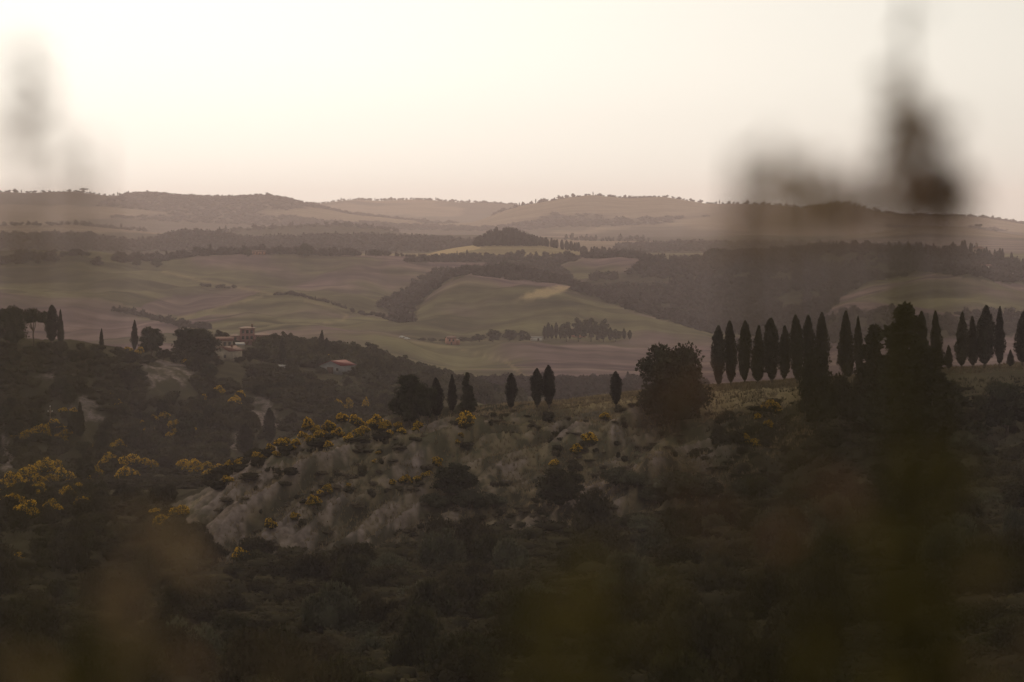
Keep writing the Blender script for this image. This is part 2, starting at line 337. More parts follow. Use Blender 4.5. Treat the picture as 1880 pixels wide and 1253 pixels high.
# land-cover map: outlines with a distance range
WOODP = [
 ([(772,508),(805,495),(880,494),(825,518),(788,543),(765,573),(754,606),(728,610),(722,582),(692,562),(704,555),(748,540)], 2150, 3000),
 ([(870,500),(900,490),(1010,488),(1060,512),(1040,532),(960,516),(860,514)], 2480, 3080),
 ([(1040,532),(1080,512),(1150,502),(1180,480),(1300,465),(1420,452),(1600,450),(1720,460),(1890,488),(1890,524),(1800,514),(1700,500),(1600,518),(1540,548),(1500,592),(1480,622),(1300,612),(1150,567)], 2120, 2980),
 ([(1330,640),(1480,600),(1560,566),(1700,582),(1890,575),(1890,615),(1340,640)], 1850, 2330),
 ([(0,488),(30,470),(150,468),(205,486),(120,496)], 2850, 3080),
 ([(740,482),(890,482),(1060,490),(1060,474),(980,470),(820,474)], 3020, 3330),
 ([(1180,480),(1070,486),(1065,474),(1180,470)], 3060, 3480),
 ([(-200,480),(-200,420),(255,440),(330,420),(420,420),(880,440),(880,475)], 4050, 4800),
 ([(1100,475),(1150,450),(1300,445),(1700,450),(1700,475)], 4050, 4800),
 ([(500,700),(500,640),(650,650),(760,680),(880,725),(960,742),(960,752),(860,735),(740,702),(650,690)], 1085, 1450),
 ([(880,745),(950,735),(1180,740),(1300,735),(1300,690),(1000,698),(880,700)], 1250, 1560),
]
TRACKS = [[(300,500),(390,520),(470,534),(500,540)],[(560,552),(610,566),(636,578),(632,588),(596,594)],[(760,628),(840,640),(930,664),(960,690)],[(330,585),(420,560),(480,545)],[(1540,530),(1600,516),(1650,508)]]
FOLD_SHADE = [[(230,560),(330,545),(420,530)],[(420,600),(560,575),(640,572)],[(780,590),(860,572),(940,566)],[(800,560),(900,540)],[(0,520),(140,516),(260,520)],[(500,500),(620,496),(740,500)],[(860,610),(960,585),(1020,570),(1080,572)]]  # crease lines of the field folds, their shade painted in as wood cover
def cover(X, Y, Z):
    px = CX+F*X/np.maximum(Y, 20.); py = HY-F*Z/np.maximum(Y, 20.)
    n1 = fbm(X*.05, Y*.05, 4, 101); n2 = fbm(X*.25, Y*.12, 4, 111); n3 = fbm(X*.006, Y*.004, 4, 121)
    clay = np.zeros_like(X); gold = np.zeros_like(X); wood = np.zeros_like(X); pl = np.zeros_like(X)
    wood = np.where(Y < 1480, 0.85*(1-sstep(1400, 1480, Y)), wood)
    # eroded face of the near ridge
    face = sstep(440, 452, Y)*(1-sstep(498, 516, Y+0.02*(940-px)*(px < 940)))*(1-sstep(1250, 1400, px))*sstep(300, 340, px)
    n4 = fbm(X*.9, Y*.45, 4, 141); gg1, gg2 = gullies(X, Y); c = sstep(0.55, 0.72, n2*0.25+n1*0.18+n4*.25+.32*(.6*gg1+.4*gg2)+0.05*sstep(700, 450, px)); clay = np.maximum(clay, face*c*0.80)
    gold = np.maximum(gold, face*sstep(.40, .62, n4)*0.32)
    wood = np.where(face > 0.2, wood*(1-face*(.25+.7*sstep(.45, .8, .5*gg1+.5*gg2))), wood)
    # dry grass along the crest
    crest = sstep(505, 516, Y)*(1-sstep(585, 610, Y))*sstep(940, 1060, px)
    cf = 1-.75*sstep(1450, 1540, px); gold = np.maximum(gold, crest*cf*(0.5+0.4*n2)); wood = wood*(1-crest*0.9*cf)
    for poly, d0, d1 in CLAYP:
        k = inpoly(px+26*(n2-.5), py+22*(n1-.5), poly) & (Y > d0) & (Y < d1)
        clay = np.where(k, .8*sstep(.40, .56, .5*fbm(X*.35, Y*.16, 4, 151)+.5*n2), clay)
    for poly, d0, d1 in WOODP:
        k = inpoly(px, py+4*(n1-.5), poly) & (Y > d0) & (Y < d1); wood = np.where(k, 0.95, wood)
    # small meadow right of the wooded hill
    k = inpoly(px, py, [(870,732),(930,750),(930,765),(860,765)]) & (Y > 1000) & (Y < 1300); wood = np.where(k, 0.1, wood)
    # golden slopes, with the raking evening sun painted in as gold cover
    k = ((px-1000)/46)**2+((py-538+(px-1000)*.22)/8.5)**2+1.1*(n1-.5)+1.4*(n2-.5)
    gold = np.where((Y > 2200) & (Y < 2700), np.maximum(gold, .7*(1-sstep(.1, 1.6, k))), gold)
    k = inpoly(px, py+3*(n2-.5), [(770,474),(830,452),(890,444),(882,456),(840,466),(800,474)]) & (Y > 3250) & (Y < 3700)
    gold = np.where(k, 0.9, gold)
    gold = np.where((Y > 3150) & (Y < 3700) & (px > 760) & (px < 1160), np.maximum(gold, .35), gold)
    # ploughed, faintly pink fields
    fld = (Y > 1450) & (Y < 3200)
    pl = np.where(fld, sstep(.44, .62, n3)*0.85, pl)
    pl = np.where(fld & inpoly(px, py, [(230,575),(300,545),(480,535),(420,560),(330,580)]), np.maximum(pl, .7), pl)
    pl = np.where(fld & (Y < 1990), np.maximum(pl, .75*sstep(880, 1010, px+160*(n1-.5))*sstep(622, 634, py)), pl)
    def near_line(pts, w):
        dm = np.full(X.shape, 1e9)
        for (x0, y0), (x1, y1) in zip(pts[:-1], pts[1:]):
            dx, dy = x1-x0, y1-y0; t = np.clip(((px-x0)*dx+(py-y0)*dy)/(dx*dx+dy*dy), 0, 1)
            dm = np.minimum(dm, np.hypot(px-x0-t*dx, (py-y0-t*dy)*1.6))
        return 1-sstep(w*.4, w, dm)
    if Y.max() > 1700 and Y.min() < 3200:
        for pts in TRACKS: gold = np.where(fld, np.maximum(gold, .22*near_line(pts, 4.5)), gold)
        for pts in FOLD_SHADE: wood = np.where(fld, np.maximum(wood, .45*near_line(pts, 6)), wood)
    # far hills: woods broken by fields; the cover is paled in place of haze
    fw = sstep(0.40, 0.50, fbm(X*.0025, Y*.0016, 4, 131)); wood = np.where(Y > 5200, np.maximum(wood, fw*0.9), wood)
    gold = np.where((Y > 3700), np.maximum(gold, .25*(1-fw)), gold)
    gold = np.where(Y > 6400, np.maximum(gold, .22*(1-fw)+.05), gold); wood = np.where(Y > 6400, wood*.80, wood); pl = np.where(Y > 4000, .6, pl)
    return np.stack([np.clip(clay, 0, 1), np.clip(gold, 0, 1), np.clip(wood, 0, 1), np.clip(pl, 0, 1)], -1)

def terrain(name, r0, r1):
    rows_ = YR[(YR >= r0) & (YR <= r1)]
    pc = np.concatenate([np.linspace(-3200, -200, 40)[:-1], np.arange(-200, 2081, 5.0), np.linspace(2080, 5080, 40)[1:]])
    U, Yg = np.meshgrid((pc-CX)/F, rows_)
    X = U*(Yg+26); Z = height(X.ravel(), Yg.ravel()).reshape(X.shape)
    R, Cn = X.shape
    i = np.arange(R-1)[:, None]*Cn+np.arange(Cn-1)[None]
    q = np.stack([i, i+1, i+Cn+1, i+Cn], -1).reshape(-1, 4)
    me = make_mesh(name, np.stack([X, Yg, Z], -1).reshape(-1, 3), q, M['ground'], smooth=True)
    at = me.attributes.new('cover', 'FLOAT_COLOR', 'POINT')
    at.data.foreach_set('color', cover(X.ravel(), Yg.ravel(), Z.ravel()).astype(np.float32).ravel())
    return tag(link(name, me), kind='structure')
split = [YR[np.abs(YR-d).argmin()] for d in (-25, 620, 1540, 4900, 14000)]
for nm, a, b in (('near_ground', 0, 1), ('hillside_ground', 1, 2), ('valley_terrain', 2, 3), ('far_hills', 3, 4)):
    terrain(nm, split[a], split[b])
ZMIN = min(min(c[2] for c in o.bound_box) for o in COL.objects if o.type == 'MESH')

# ------------------------------------------------------------------ plant meshes
def unit(v): return v/(np.linalg.norm(v, axis=-1, keepdims=True)+1e-9)
def leafq(P, dirv, size, r, ratio=0.32, jit=0.7):
    """one diamond-shaped leaf spray at every point"""
    n = len(P); t = unit(dirv+jit*r.normal(size=(n, 3))); b = unit(np.cross(t, r.normal(size=(n, 3))))
    s = (size*r.uniform(0.6, 1.3, n))[:, None]
    nn = np.cross(t, b)*s*0.10
    v = np.stack([P-t*s*.35, P+b*s*ratio+nn, P+t*s*.65, P-b*s*ratio+nn], 1).reshape(-1, 3)
    return v, np.arange(4*n).reshape(n, 4)
def lump(c, rad, r, k=7, m=5, rough=0.22):
    """closed uneven ball, the dense inside of a clump"""
    ph = np.linspace(0, np.pi, m+1)[1:-1]; th = np.linspace(0, 2*np.pi, k, endpoint=False)+r.uniform(0, 6)
    d = np.stack([np.sin(ph)[:, None]*np.cos(th), np.sin(ph)[:, None]*np.sin(th), np.repeat(np.cos(ph)[:, None], k, 1)], -1).reshape(-1, 3)
    v = np.concatenate([d, [[0, 0, 1], [0, 0, -1]]]); v = v*(1+rough*r.uniform(-1, 1, len(v)))[:, None]*np.asarray(rad)+c
    q = [(i*k+j, (i+1)*k+j, (i+1)*k+(j+1) % k, i*k+(j+1) % k) for i in range(m-2) for j in range(k)]
    a = (m-1)*k
    t = [(a, j, (j+1) % k) for j in range(k)]+[(a+1, (m-2)*k+(j+1) % k, (m-2)*k+j) for j in range(k)]
    return v, q, t
def ball(n, r):
    return unit(r.normal(size=(n, 3)))
def cypress(h, rad, n, r, peak=0.34, point=2.0, core=True):
    def R(t):
        a = np.clip(t/peak, 0, 1)**0.5; b = np.clip((t-peak)/(1-peak), 0, 1); return rad*np.where(t < peak, a, (1-b**point)**0.85)
    z0 = 0.085*h; mb = MB(); lean = r.uniform(-.02, .02, 2)*h
    ph = r.uniform(0, 6, 6)
    def wob(t, th): return 1+0.12*np.sin(3*th+5*t+ph[0])+0.10*np.sin(14*t+2*th+ph[1])+0.08*np.sin(27*t+th+ph[2])+.07*np.sin(41*t-3*th+ph[3])
    if core:
        k, m = 10, 14; t = np.linspace(0.01, 0.97, m); th = np.linspace(0, 2*np.pi, k, endpoint=False)
        T, TH = np.meshgrid(t, th, indexing='ij'); rr = 0.80*R(T)*wob(T, TH)
        v = np.stack([rr*np.cos(TH)+lean[0]*T**2, rr*np.sin(TH)+lean[1]*T**2, z0+T*(h-z0)], -1).reshape(-1, 3)
        i = np.arange(m-1)[:, None]*k; j = np.arange(k)[None]
        mb.add(v, np.stack([i+j, i+(j+1) % k, i+k+(j+1) % k, i+k+j], -1).reshape(-1, 4), [[0, x+1, x] for x in range(1, k-1)])
    t = r.uniform(0, 1, n)**0.85; th = r.uniform(0, 2*np.pi, n); rr = R(t)*wob(t, th)*r.uniform(.78, 1.16, n)
    P = np.stack([rr*np.cos(th)+lean[0]*t**2, rr*np.sin(th)+lean[1]*t**2, z0+t*(h-z0)], -1)
    D = np.stack([np.cos(th)*.45, np.sin(th)*.45, np.full(n, 1.0)], -1)
    v, q = leafq(P, D, 0.06*h*(0.6 if n > 900 else 1.0), r, 0.22, 0.42); mb.add(v, q)
    tr = MB(); tr.tube([(0, 0, -0.04*h), (0, 0, .05*h), (lean[0]*.1, lean[1]*.1, .2*h)], [rad*.2, rad*.17, rad*.12], 7)
    return mb, tr
def crown(clumps, nleaf, size, r, up=0.25, core=0.66, kk=(7, 5), jit=0.8, ratio=0.34):
    """clumps: (n,6) centre and radii"""
    mb = MB()
    for c in clumps:
        if core:
            v, q, t = lump(c[:3], c[3:]*core, r, *kk); mb.add(v, q, t)
        d = ball(nleaf, r); d[:, 2] = np.where(d[:, 2] < -.5, -d[:, 2], d[:, 2])
        P = c[:3]+d*c[3:]*r.uniform(.72, 1.12, nleaf)[:, None]
        v, q = leafq(P, d+np.array([0, 0, up]), size, r, ratio, jit); mb.add(v, q)
    return mb
def broadleaf(h, w, ncl, nleaf, size, r, trunk=0.2, shape='round'):
    cl = []
    for i in range(ncl):
        for _ in range(40):
            d = ball(1, r)[0]*r.uniform(.25, 1)**.5
            x, y, z = d
            if shape == 'round':
                if z < 0: k = min(1.35, .95/math.sqrt(max(1-z*z, .3))); x, y = x*k, y*k
                break
            if shape == 'cone':
                z = -1+2*((i+r.uniform(0, 1))/ncl)**1.25; k = (1-(z+1)/2)**.75*r.uniform(.75, 1.1); a = r.uniform(0, 6.3); q = k*r.uniform(.2, 1); x, y = q*math.cos(a), q*math.sin(a); break
            if shape == 'flat' and z > -.3: break
        cz = trunk*h+(h*(1-trunk))*.5; rz = (h*(1-trunk))*.5
        rad = w*.5*r.uniform(.20, .42)*(1.0 if shape != 'cone' else .95*(.30+.70*(1-(z+1)/2)))
        cl.append((x*(w*.5-rad*.8), y*(w*.5-rad*.8), cz+z*(rz-rad*.7), rad, rad, rad*r.uniform(.65, .85)))
    cl = np.array(cl); tr = MB()
    top = trunk*h+.35*h
    tr.tube([(0, 0, -.05*h), (0.01*w, 0, .12*h), (-.02*w, .01*w, .3*h), (0, 0, top)], [.035*h, .028*h, .022*h, .010*h], 7)
    for c in cl[:: max(1, ncl//6)]:
        s = np.array([0, 0, max(.12*h, trunk*h*.9)]); e = c[:3]; m = (s+e)/2+np.array([0, 0, -.05*h])
        tr.tube([s, m, e], [.014*h, .010*h, .005*h], 5)
    return crown(cl, nleaf, size, r), tr
def shrub(h, w, ncl, nleaf, size, r):
    cl = []
    for i in range(ncl):
        a = r.uniform(0, 6.3); q = r.uniform(0, 1)**.6*.36*w; rad = w*r.uniform(.15, .27)
        z = r.uniform(.25, .78)*h*(1-.45*(q/(.36*w))**2)
        cl.append((q*math.cos(a), q*math.sin(a), z, rad, rad, min(rad, h*.3)))
    cl = np.array(cl); st = MB()
    for c in cl[:5]: st.tube([(0, 0, -.1*h), c[:3]*np.array([.4, .4, .5]), c[:3]], [.03*h, .02*h, .008*h], 5)
    return crown(cl, nleaf, size, r, up=.5), st, cl
def variants(fn, k, seed): return [fn(np.random.default_rng(seed+i)) for i in range(k)]
def meshes(pairs, a, b, ma, mb_):
    return [(p[0].mesh(a, ma), p[1].mesh(b, mb_)) for p in pairs]
V = {}
V['cypress'] = meshes(variants(lambda r: cypress(12, 1.25, 2600, r, r.uniform(.24, .48), r.uniform(1.5, 2.9)), 9, 100), 'crown', 'trunk', M['cypress'], M['bark'])
V['cypress_point'] = meshes(variants(lambda r: cypress(12, 1.25, 2600, r, r.uniform(.16, .30), r.uniform(1.1, 1.6)), 5, 130), 'crown', 'trunk', M['cypress'], M['bark'])
V['broad'] = meshes(variants(lambda r: broadleaf(10, 10, 26, 130, .55, r, .03), 5, 150), 'crown', 'trunk', M['leaf'], M['bark'])
V['grey'] = meshes(variants(lambda r: broadleaf(6, 7, 16, 110, .42, r, .12), 3, 170), 'crown', 'trunk', M['olive'], M['bark'])
V['pine'] = meshes(variants(lambda r: broadleaf(12, 8, 64, 90, .80, r, .02, 'cone'), 3, 180), 'crown', 'trunk', M['pine'], M['bark'])
V['holm'] = meshes(variants(lambda r: broadleaf(12, 12, 42, 190, .50, r, .02), 5, 190), 'crown', 'trunk', M['pine'], M['bark'])
V['flatpine'] = meshes(variants(lambda r: broadleaf(11, 10, 18, 130, .5, r, .45, 'flat'), 2, 195), 'crown', 'trunk', M['pine'], M['bark'])
V['bush'] = meshes(variants(lambda r: shrub(4, 6, 15, 170, .34, r)[:2], 6, 200), 'foliage', 'stem', M['scrub'], M['bark'])
V['bushdark'] = meshes(variants(lambda r: shrub(4, 6, 15, 170, .34, r)[:2], 4, 220), 'foliage', 'stem', M['leaf'], M['bark'])
V['bushgrey'] = meshes(variants(lambda r: shrub(3, 5, 13, 170, .28, r)[:2], 3, 230), 'foliage', 'stem', M['olive'], M['bark'])
def broom(r):
    fo, st, cl = shrub(2, 3, 12, 150, .24, r)
    fl = MB()
    for c in cl:
        d = ball(200, r); d[:, 2] = np.abs(d[:, 2])*1.0+.12; d = unit(d)
        k = (np.sin(d[:, 0]*5+c[0]*7)+np.sin(d[:, 1]*6+c[1]*9)) > -.5
        P = c[:3]+d[k]*c[3:]*r.uniform(.85, 1.22, k.sum())[:, None]
        v, q = leafq(P, d[k]+np.array([0, 0, .6]), .15, r, .40, .8); fl.add(v, q)
    return fo, st, fl
V['broom'] = [(a.mesh('foliage', M['broom']), b.mesh('stem', M['bark']), c.mesh('flower', M['flower'])) for a, b, c in variants(broom, 5, 260)]
NOM = {'cypress': (12, 2.6), 'cypress_point': (12, 2.6), 'broad': (10, 10), 'grey': (6, 7), 'pine': (12, 8), 'holm': (12, 12), 'flatpine': (11, 10),
       'bush': (4, 6), 'bushdark': (4, 6), 'bushgrey': (3, 5), 'broom': (2, 3)}
PART = {'bush': ('foliage', 'stem'), 'bushdark': ('foliage', 'stem'), 'bushgrey': ('foliage', 'stem'), 'broom': ('foliage', 'stem', 'flower')}
count = {}
def plant(kind, name, X, Y, h, w, label, cat, group=None, z=None, rot=None, tilt=(0, 0), parts=None):
    i = count.get(kind, 0); count[kind] = i+1
    ms = V[kind][(i*7+i//3) % len(V[kind])]; nh, nw = NOM[kind]
    if z is None: z = float(height(np.array([X]), np.array([Y]))[0])
    e = bpy.data.objects.new(name, None); COL.objects.link(e); e.empty_display_size = .5
    e.location = (X, Y, z-0.02*h); e.rotation_euler = (tilt[0], tilt[1], random.uniform(0, 6.28) if rot is None else rot)
    e.scale = (w/nw, w/nw, h/nh)
    tag(e, label, cat, group)
    for nm, me in zip(PART.get(kind, ('crown', 'trunk')), ms): link(nm, me, e)
    return e
def plant_px(kind, name, px, pyb, pyt, wpx, d0, d1, label, cat, group=None, **k):
    X, Y, Z = ground_at(px, pyb, d0, d1)
    h = max((pyb-pyt)/F*Y, .3)
    zt = -(pyt-HY)/F*Y; h = max(h, zt-Z) if zt > Z else h
    return plant(kind, name, X, Y, h, wpx/F*Y, label, cat, group, z=Z, **k)
ORD = ['first','second','third','fourth','fifth','sixth','seventh','eighth','ninth','tenth','eleventh','twelfth','thirteenth','fourteenth','fifteenth','sixteenth','seventeenth','eighteenth','nineteenth','twentieth']

# far woods, joined as one mass: low trees made of a few clumps
def lowtree(r, ncl, nleaf, kk, size):
    cl = []
    for i in range(ncl):
        a = r.uniform(0, 6.3); q = r.uniform(.1, .32); rad = r.uniform(.26, .38)
        cl.append((q*math.cos(a), q*math.sin(a), r.uniform(.16, .62) if i else .22, rad, rad, rad*.8))
    mb = crown(np.array(cl), nleaf, size, r, kk=kk, core=.85)
    return np.concatenate(mb.v), np.concatenate(mb.q), np.concatenate(mb.t)
def lowcyp(r):
    mb = MB(); v, q, t = lump(np.array([0, 0, .45]), np.array([.13, .13, .42]), r, 5, 5, .12); mb.add(v, q, t)
    v, q, t = lump(np.array([0, 0, .72]), np.array([.085, .085, .3]), r, 5, 4, .12); mb.add(v, q, t)
    return np.concatenate(mb.v), np.concatenate(mb.q), np.concatenate(mb.t)
LOW = {'mid': [lowtree(np.random.default_rng(300+i), 4, 14, (5, 4), .22) for i in range(6)],
       'far': [lowtree(np.random.default_rng(320+i), 2, 7, (5, 3), .30) for i in range(5)],
       'scrub': [lowtree(np.random.default_rng(340+i), 5, 22, (6, 4), .16) for i in range(6)],
       'cyp': [lowcyp(np.random.default_rng(360+i)) for i in range(4)]}
def mass(name, items, label, mat, kind='stuff'):
    """items: (X, Y, h, w, template) -> one joined mesh"""
    vs, qs, ts, n = [], [], [], 0
    X = np.array([i[0] for i in items]); Y = np.array([i[1] for i in items]); Z = height(X, Y)
    for (x, y, h, w, tp), z in zip(items, Z):
        tv, tq, tt = random.choice(LOW[tp]); a = random.uniform(0, 6.28); c, s = math.cos(a), math.sin(a)
        v = np.stack([(tv[:, 0]*c-tv[:, 1]*s)*w+x, (tv[:, 0]*s+tv[:, 1]*c)*w+y, tv[:, 2]*h+z-.04*h], -1)
        vs.append(v); qs.append(tq+n); ts.append(tt+n); n += len(v)
    return tag(link(name, make_mesh(name, np.concatenate(vs), [np.concatenate(qs), np.concatenate(ts)], mat)), label, kind=kind)
def scatter(poly, d0, d1, step, jit=.45):
    """ground points inside an outline"""
    xs = [p[0] for p in poly]; p0, p1 = min(xs), max(xs)
    Y = np.arange(d0, d1, step); pts = []
    for y in Y:
        x0, x1 = (p0-CX)/F*y, (p1-CX)/F*y
        x = np.arange(x0, x1, step); pts.append(np.stack([x, np.full(len(x), y)], -1))
    P = np.concatenate(pts); P = P+rng.uniform(-jit, jit, P.shape)*step
    Z = height(P[:, 0], P[:, 1]); px = CX+F*P[:, 0]/P[:, 1]; py = HY-F*Z/P[:, 1]
    return P[inpoly(px, py, poly)]

# ------------------------------------------------------------------ buildings
BM = {'pink': plain('pink_plaster', (0.145, 0.070, 0.064), (0.21, 0.104, 0.094), .6, bump=.2), 'cream': plain('cream_plaster', (0.16, 0.13, 0.10), (0.25, 0.205, 0.16), .5, bump=.2),
      'grey': plain('grey_render', (0.12, 0.115, 0.115), (0.19, 0.18, 0.175), .5), 'white': plain('white_plaster', (0.40, 0.36, 0.32), (0.52, 0.48, 0.44), .5),
      'tile': plain('clay_tile', (0.060, 0.027, 0.023), (0.125, 0.055, 0.043), 1.5, bump=.6), 'redroof': plain('red_sheet', (0.085, 0.016, 0.019), (0.125, 0.026, 0.029), .4),
      'glass': plain('dark_pane', (0.02, 0.02, 0.022), (0.035, 0.034, 0.036), 1, .2), 'shutter': plain('brown_shutter', (0.06, 0.035, 0.025), (0.085, 0.05, 0.035), 3),
      'terra': plain('terracotta_plaster', (0.22, 0.10, 0.068), (0.29, 0.14, 0.095), .5), 'metal': plain('pale_metal', (0.13, 0.125, 0.12), (0.19, 0.18, 0.17), 1, .9),
      'stone': plain('brown_stone', (0.14, 0.105, 0.08), (0.22, 0.165, 0.125), 1.2, bump=.5), 'car': plain('white_car_paint', (0.30, 0.29, 0.28), (0.36, 0.35, 0.34), 1, .6), 'tyre': plain('tyre', (.02, .02, .02), (.03, .03, .03), 5)}
def root(name, px, py, d, rz, label, cat, group=None, d1=None):
    X, Y, Z = ground_at(px, py, d, d1 or d*1.08)
    e = bpy.data.objects.new(name, None); COL.objects.link(e); e.location = (X, Y, Z-.15); e.rotation_euler = (0, 0, rz)
    return tag(e, label, cat, group)
def wall_block(e, x0, x1, y0, y1, z0, z1, mat, gable=0.0, axis='x'):
    """walls of one block; with gable > 0 the end walls rise to a ridge along axis"""
    m = MB(); m.box(x0, x1, y0, y1, z0, z1)
    if gable:
        if axis == 'x':
            ym = (y0+y1)/2; m.add([(x0,y0,z1),(x0,y1,z1),(x0,ym,z1+gable),(x1,y0,z1),(x1,y1,z1),(x1,ym,z1+gable)], [(0,3,5,2),(1,2,5,4)], [(0,2,1),(3,4,5)])
        else:
            xm = (x0+x1)/2; m.add([(x0,y0,z1),(x1,y0,z1),(xm,y0,z1+gable),(x0,y1,z1),(x1,y1,z1),(xm,y1,z1+gable)], [(0,2,5,3),(1,4,5,2)], [(0,1,2),(3,5,4)])
    return link('wall', m.mesh('wall', mat), e)
def gable_roof(e, x0, x1, y0, y1, z, g, mat, axis='x', o=.35, th=.16):
    m = MB()
    def slab(a, b, c, d):
        P = np.array([a, b, c, d], float); nn = np.cross(P[1]-P[0], P[3]-P[0]); nn = nn/np.linalg.norm(nn)
        if nn[2] < 0: nn = -nn
        m.add(np.concatenate([P+nn*.03, P+nn*(th+.03)]), [(0,1,2,3),(7,6,5,4),(0,4,5,1),(1,5,6,2),(2,6,7,3),(3,7,4,0)])
    if axis == 'x':
        ym = (y0+y1)/2; s = g/(ym-y0)
        slab((x0-o,y0-o,z-s*o),(x1+o,y0-o,z-s*o),(x1+o,ym,z+g),(x0-o,ym,z+g)); slab((x0-o,ym,z+g),(x1+o,ym,z+g),(x1+o,y1+o,z-s*o),(x0-o,y1+o,z-s*o))
    else:
        xm = (x0+x1)/2; s = g/(xm-x0)
        slab((x0-o,y0-o,z-s*o),(xm,y0-o,z+g),(xm,y1+o,z+g),(x0-o,y1+o,z-s*o)); slab((xm,y0-o,z+g),(x1+o,y0-o,z-s*o),(x1+o,y1+o,z-s*o),(xm,y1+o,z+g))
    return link('roof', m.mesh('roof', mat), e)
def hip_roof(e, x0, x1, y0, y1, z, g, mat, o=.5):
    x0 -= o; x1 += o; y0 -= o; y1 += o; m = MB(); i = min(x1-x0, y1-y0)*.45; ym = (y0+y1)/2
    m.box(x0, x1, y0, y1, z+.01, z+.18)
    m.add([(x0,y0,z+.185),(x1,y0,z+.185),(x1,y1,z+.185),(x0,y1,z+.185),(x0+i,ym,z+g),(x1-i,ym,z+g)], [(0,1,5,4),(2,3,4,5)], [(1,2,5),(3,0,4)])
    return link('roof', m.mesh('roof', mat), e)
def windows(e, spots, y, w=.9, h=1.3, name='window', face=-1):
    """windows on the wall at this y; each with its frame, pane and sill"""
    for (x, z) in spots:
        m = MB(); m.box(x-w/2-.12, x+w/2+.12, y-.07, y-.004, z-.12, z+h+.12); f = link(name, m.mesh(name, BM['shutter']), e)
        m = MB(); m.box(x-w/2, x+w/2, y-.10, y-.072, z, z+h); link('pane', m.mesh('pane', BM['glass']), f)
        m = MB(); m.box(x-w/2-.2, x+w/2+.2, y-.2, y-.072, z-.24, z-.125); link('sill', m.mesh('sill', BM['cream']), f)
def door(e, x, y, w=1.1, h=2.1):
    m = MB(); m.box(x-w/2, x+w/2, y-.08, y-.004, .1, h); d = link('door', m.mesh('door', BM['shutter']), e)
    m = MB(); m.box(x+w*.3, x+w*.38, y-.14, y-.082, 1.0, 1.15); link('handle', m.mesh('handle', BM['metal']), d)
def chimney(r, x, y, z, h=1.2):
    m = MB(); m.box(x-.3, x+.3, y-.3, y+.3, z, z+h); m.box(x-.42, x+.42, y-.42, y+.42, z+h, z+h+.15); link('chimney', m.mesh('chimney', BM['tile']), r)

# pink villa with a square tower on the wooded hill
e = root('villa', 462, 634, 1270, .12, 'pink plaster villa with a square tower rising above the trees', 'villa', d1=1330)
wall_block(e, -5.2, 1.2, -3, 3, 0, 7.6, BM['pink']); r = hip_roof(e, -5.2, 1.2, -3, 3, 7.6, 1.1, BM['tile']); chimney(r, .2, 0, 8.2, 1.2)
wall_block(e, 1.204, 8.6, -3.4, 3.4, 0, 4.6, BM['pink']); hip_roof(e, 1.8, 8.6, -3.4, 3.4, 4.6, 1.2, BM['tile'])
wall_block(e, -9.2, -5.204, -2.6, 2.6, 0, 4.3, BM['pink']); hip_roof(e, -9.2, -5.8, -2.6, 2.6, 4.3, 1.0, BM['tile'])
windows(e, [(-3.9, 5.6), (-2.0, 5.6), (-.1, 5.6), (-3.9, 3.0), (-2.0, 3.0), (-.1, 3.0)], -3); windows(e, [(2.6, 2.6), (4.6, 2.6), (6.8, 2.6)], -3.4); windows(e, [(-7.4, 2.4)], -2.6); door(e, -2, -3)
# cream gable house and its neighbours
e = root('gable_house', 419, 657, 1020, -.42, 'cream walled house with its plain gable end towards us and a brown tiled roof', 'house', d1=1080)
wall_block(e, -3.1, 3.1, -5, 5, 0, 3.9, BM['cream'], 1.5, 'y'); r = gable_roof(e, -3.1, 3.1, -5, 5, 3.9, 1.5, BM['tile'], 'y'); chimney(r, .9, 1, 4.8, 1.1)
windows(e, [(1.5, 1.5)], -5, .8, 1.0); door(e, -1.3, -5)
e = root('stone_house', 412, 640, 1120, .15, 'brown stone house with a low tiled roof behind the cream gable house', 'house', d1=1180)
wall_block(e, -4.4, 3.4, -3, 3, 0, 4.6, BM['stone'], 1.3, 'x'); gable_roof(e, -4.4, 3.4, -3, 3, 4.6, 1.3, BM['tile'], 'x'); windows(e, [(-2.5, 2.6), (0, 2.6), (2, 2.6)], -3)
e = root('lean_to', 441, 646, 1110, .2, 'small lean-to with a pale metal roof beside the cream gable house', 'lean-to', d1=1160)
m = MB(); m.box(-1.6, 1.6, -1.5, 1.5, 0, 3.8); link('wall', m.mesh('wall', BM['cream']), e)
m = MB(); m.add([(-1.9,-1.9,3.9),(1.9,-1.9,3.9),(1.9,1.9,4.7),(-1.9,1.9,4.7),(-1.9,-1.9,4.02),(1.9,-1.9,4.02),(1.9,1.9,4.82),(-1.9,1.9,4.82)], [(0,3,2,1),(4,5,6,7),(0,1,5,4),(1,2,6,5),(2,3,7,6),(3,0,4,7)]); link('roof', m.mesh('roof', BM['metal']), e)
e = root('barn', 620, 687, 1060, -.62, 'grey barn with a bright red sheet roof among the trees', 'barn', d1=1110)
wall_block(e, -5.2, 5.2, -4.5, 4.5, 0, 3.6, BM['grey'], 1.7, 'y'); gable_roof(e, -5.2, 5.2, -4.5, 4.5, 3.6, 1.7, BM['redroof'], 'y', .25); door(e, 0, -4.5, 3.0, 3.0); windows(e, [(-3.4, 1.8), (3.4, 1.8)], -4.5, .9, .8)
e = root('greenhouse', 515, 679, 1030, -.3, 'low pale roofed garden shed half sunk in green scrub', 'shed', d1=1075)
m = MB(); m.box(-2.2, 2.2, -1.3, 1.3, 0, 1.5); link('wall', m.mesh('wall', BM['grey']), e); gable_roof(e, -2.2, 2.2, -1.3, 1.3, 1.5, .5, BM['metal'], 'x', .2)
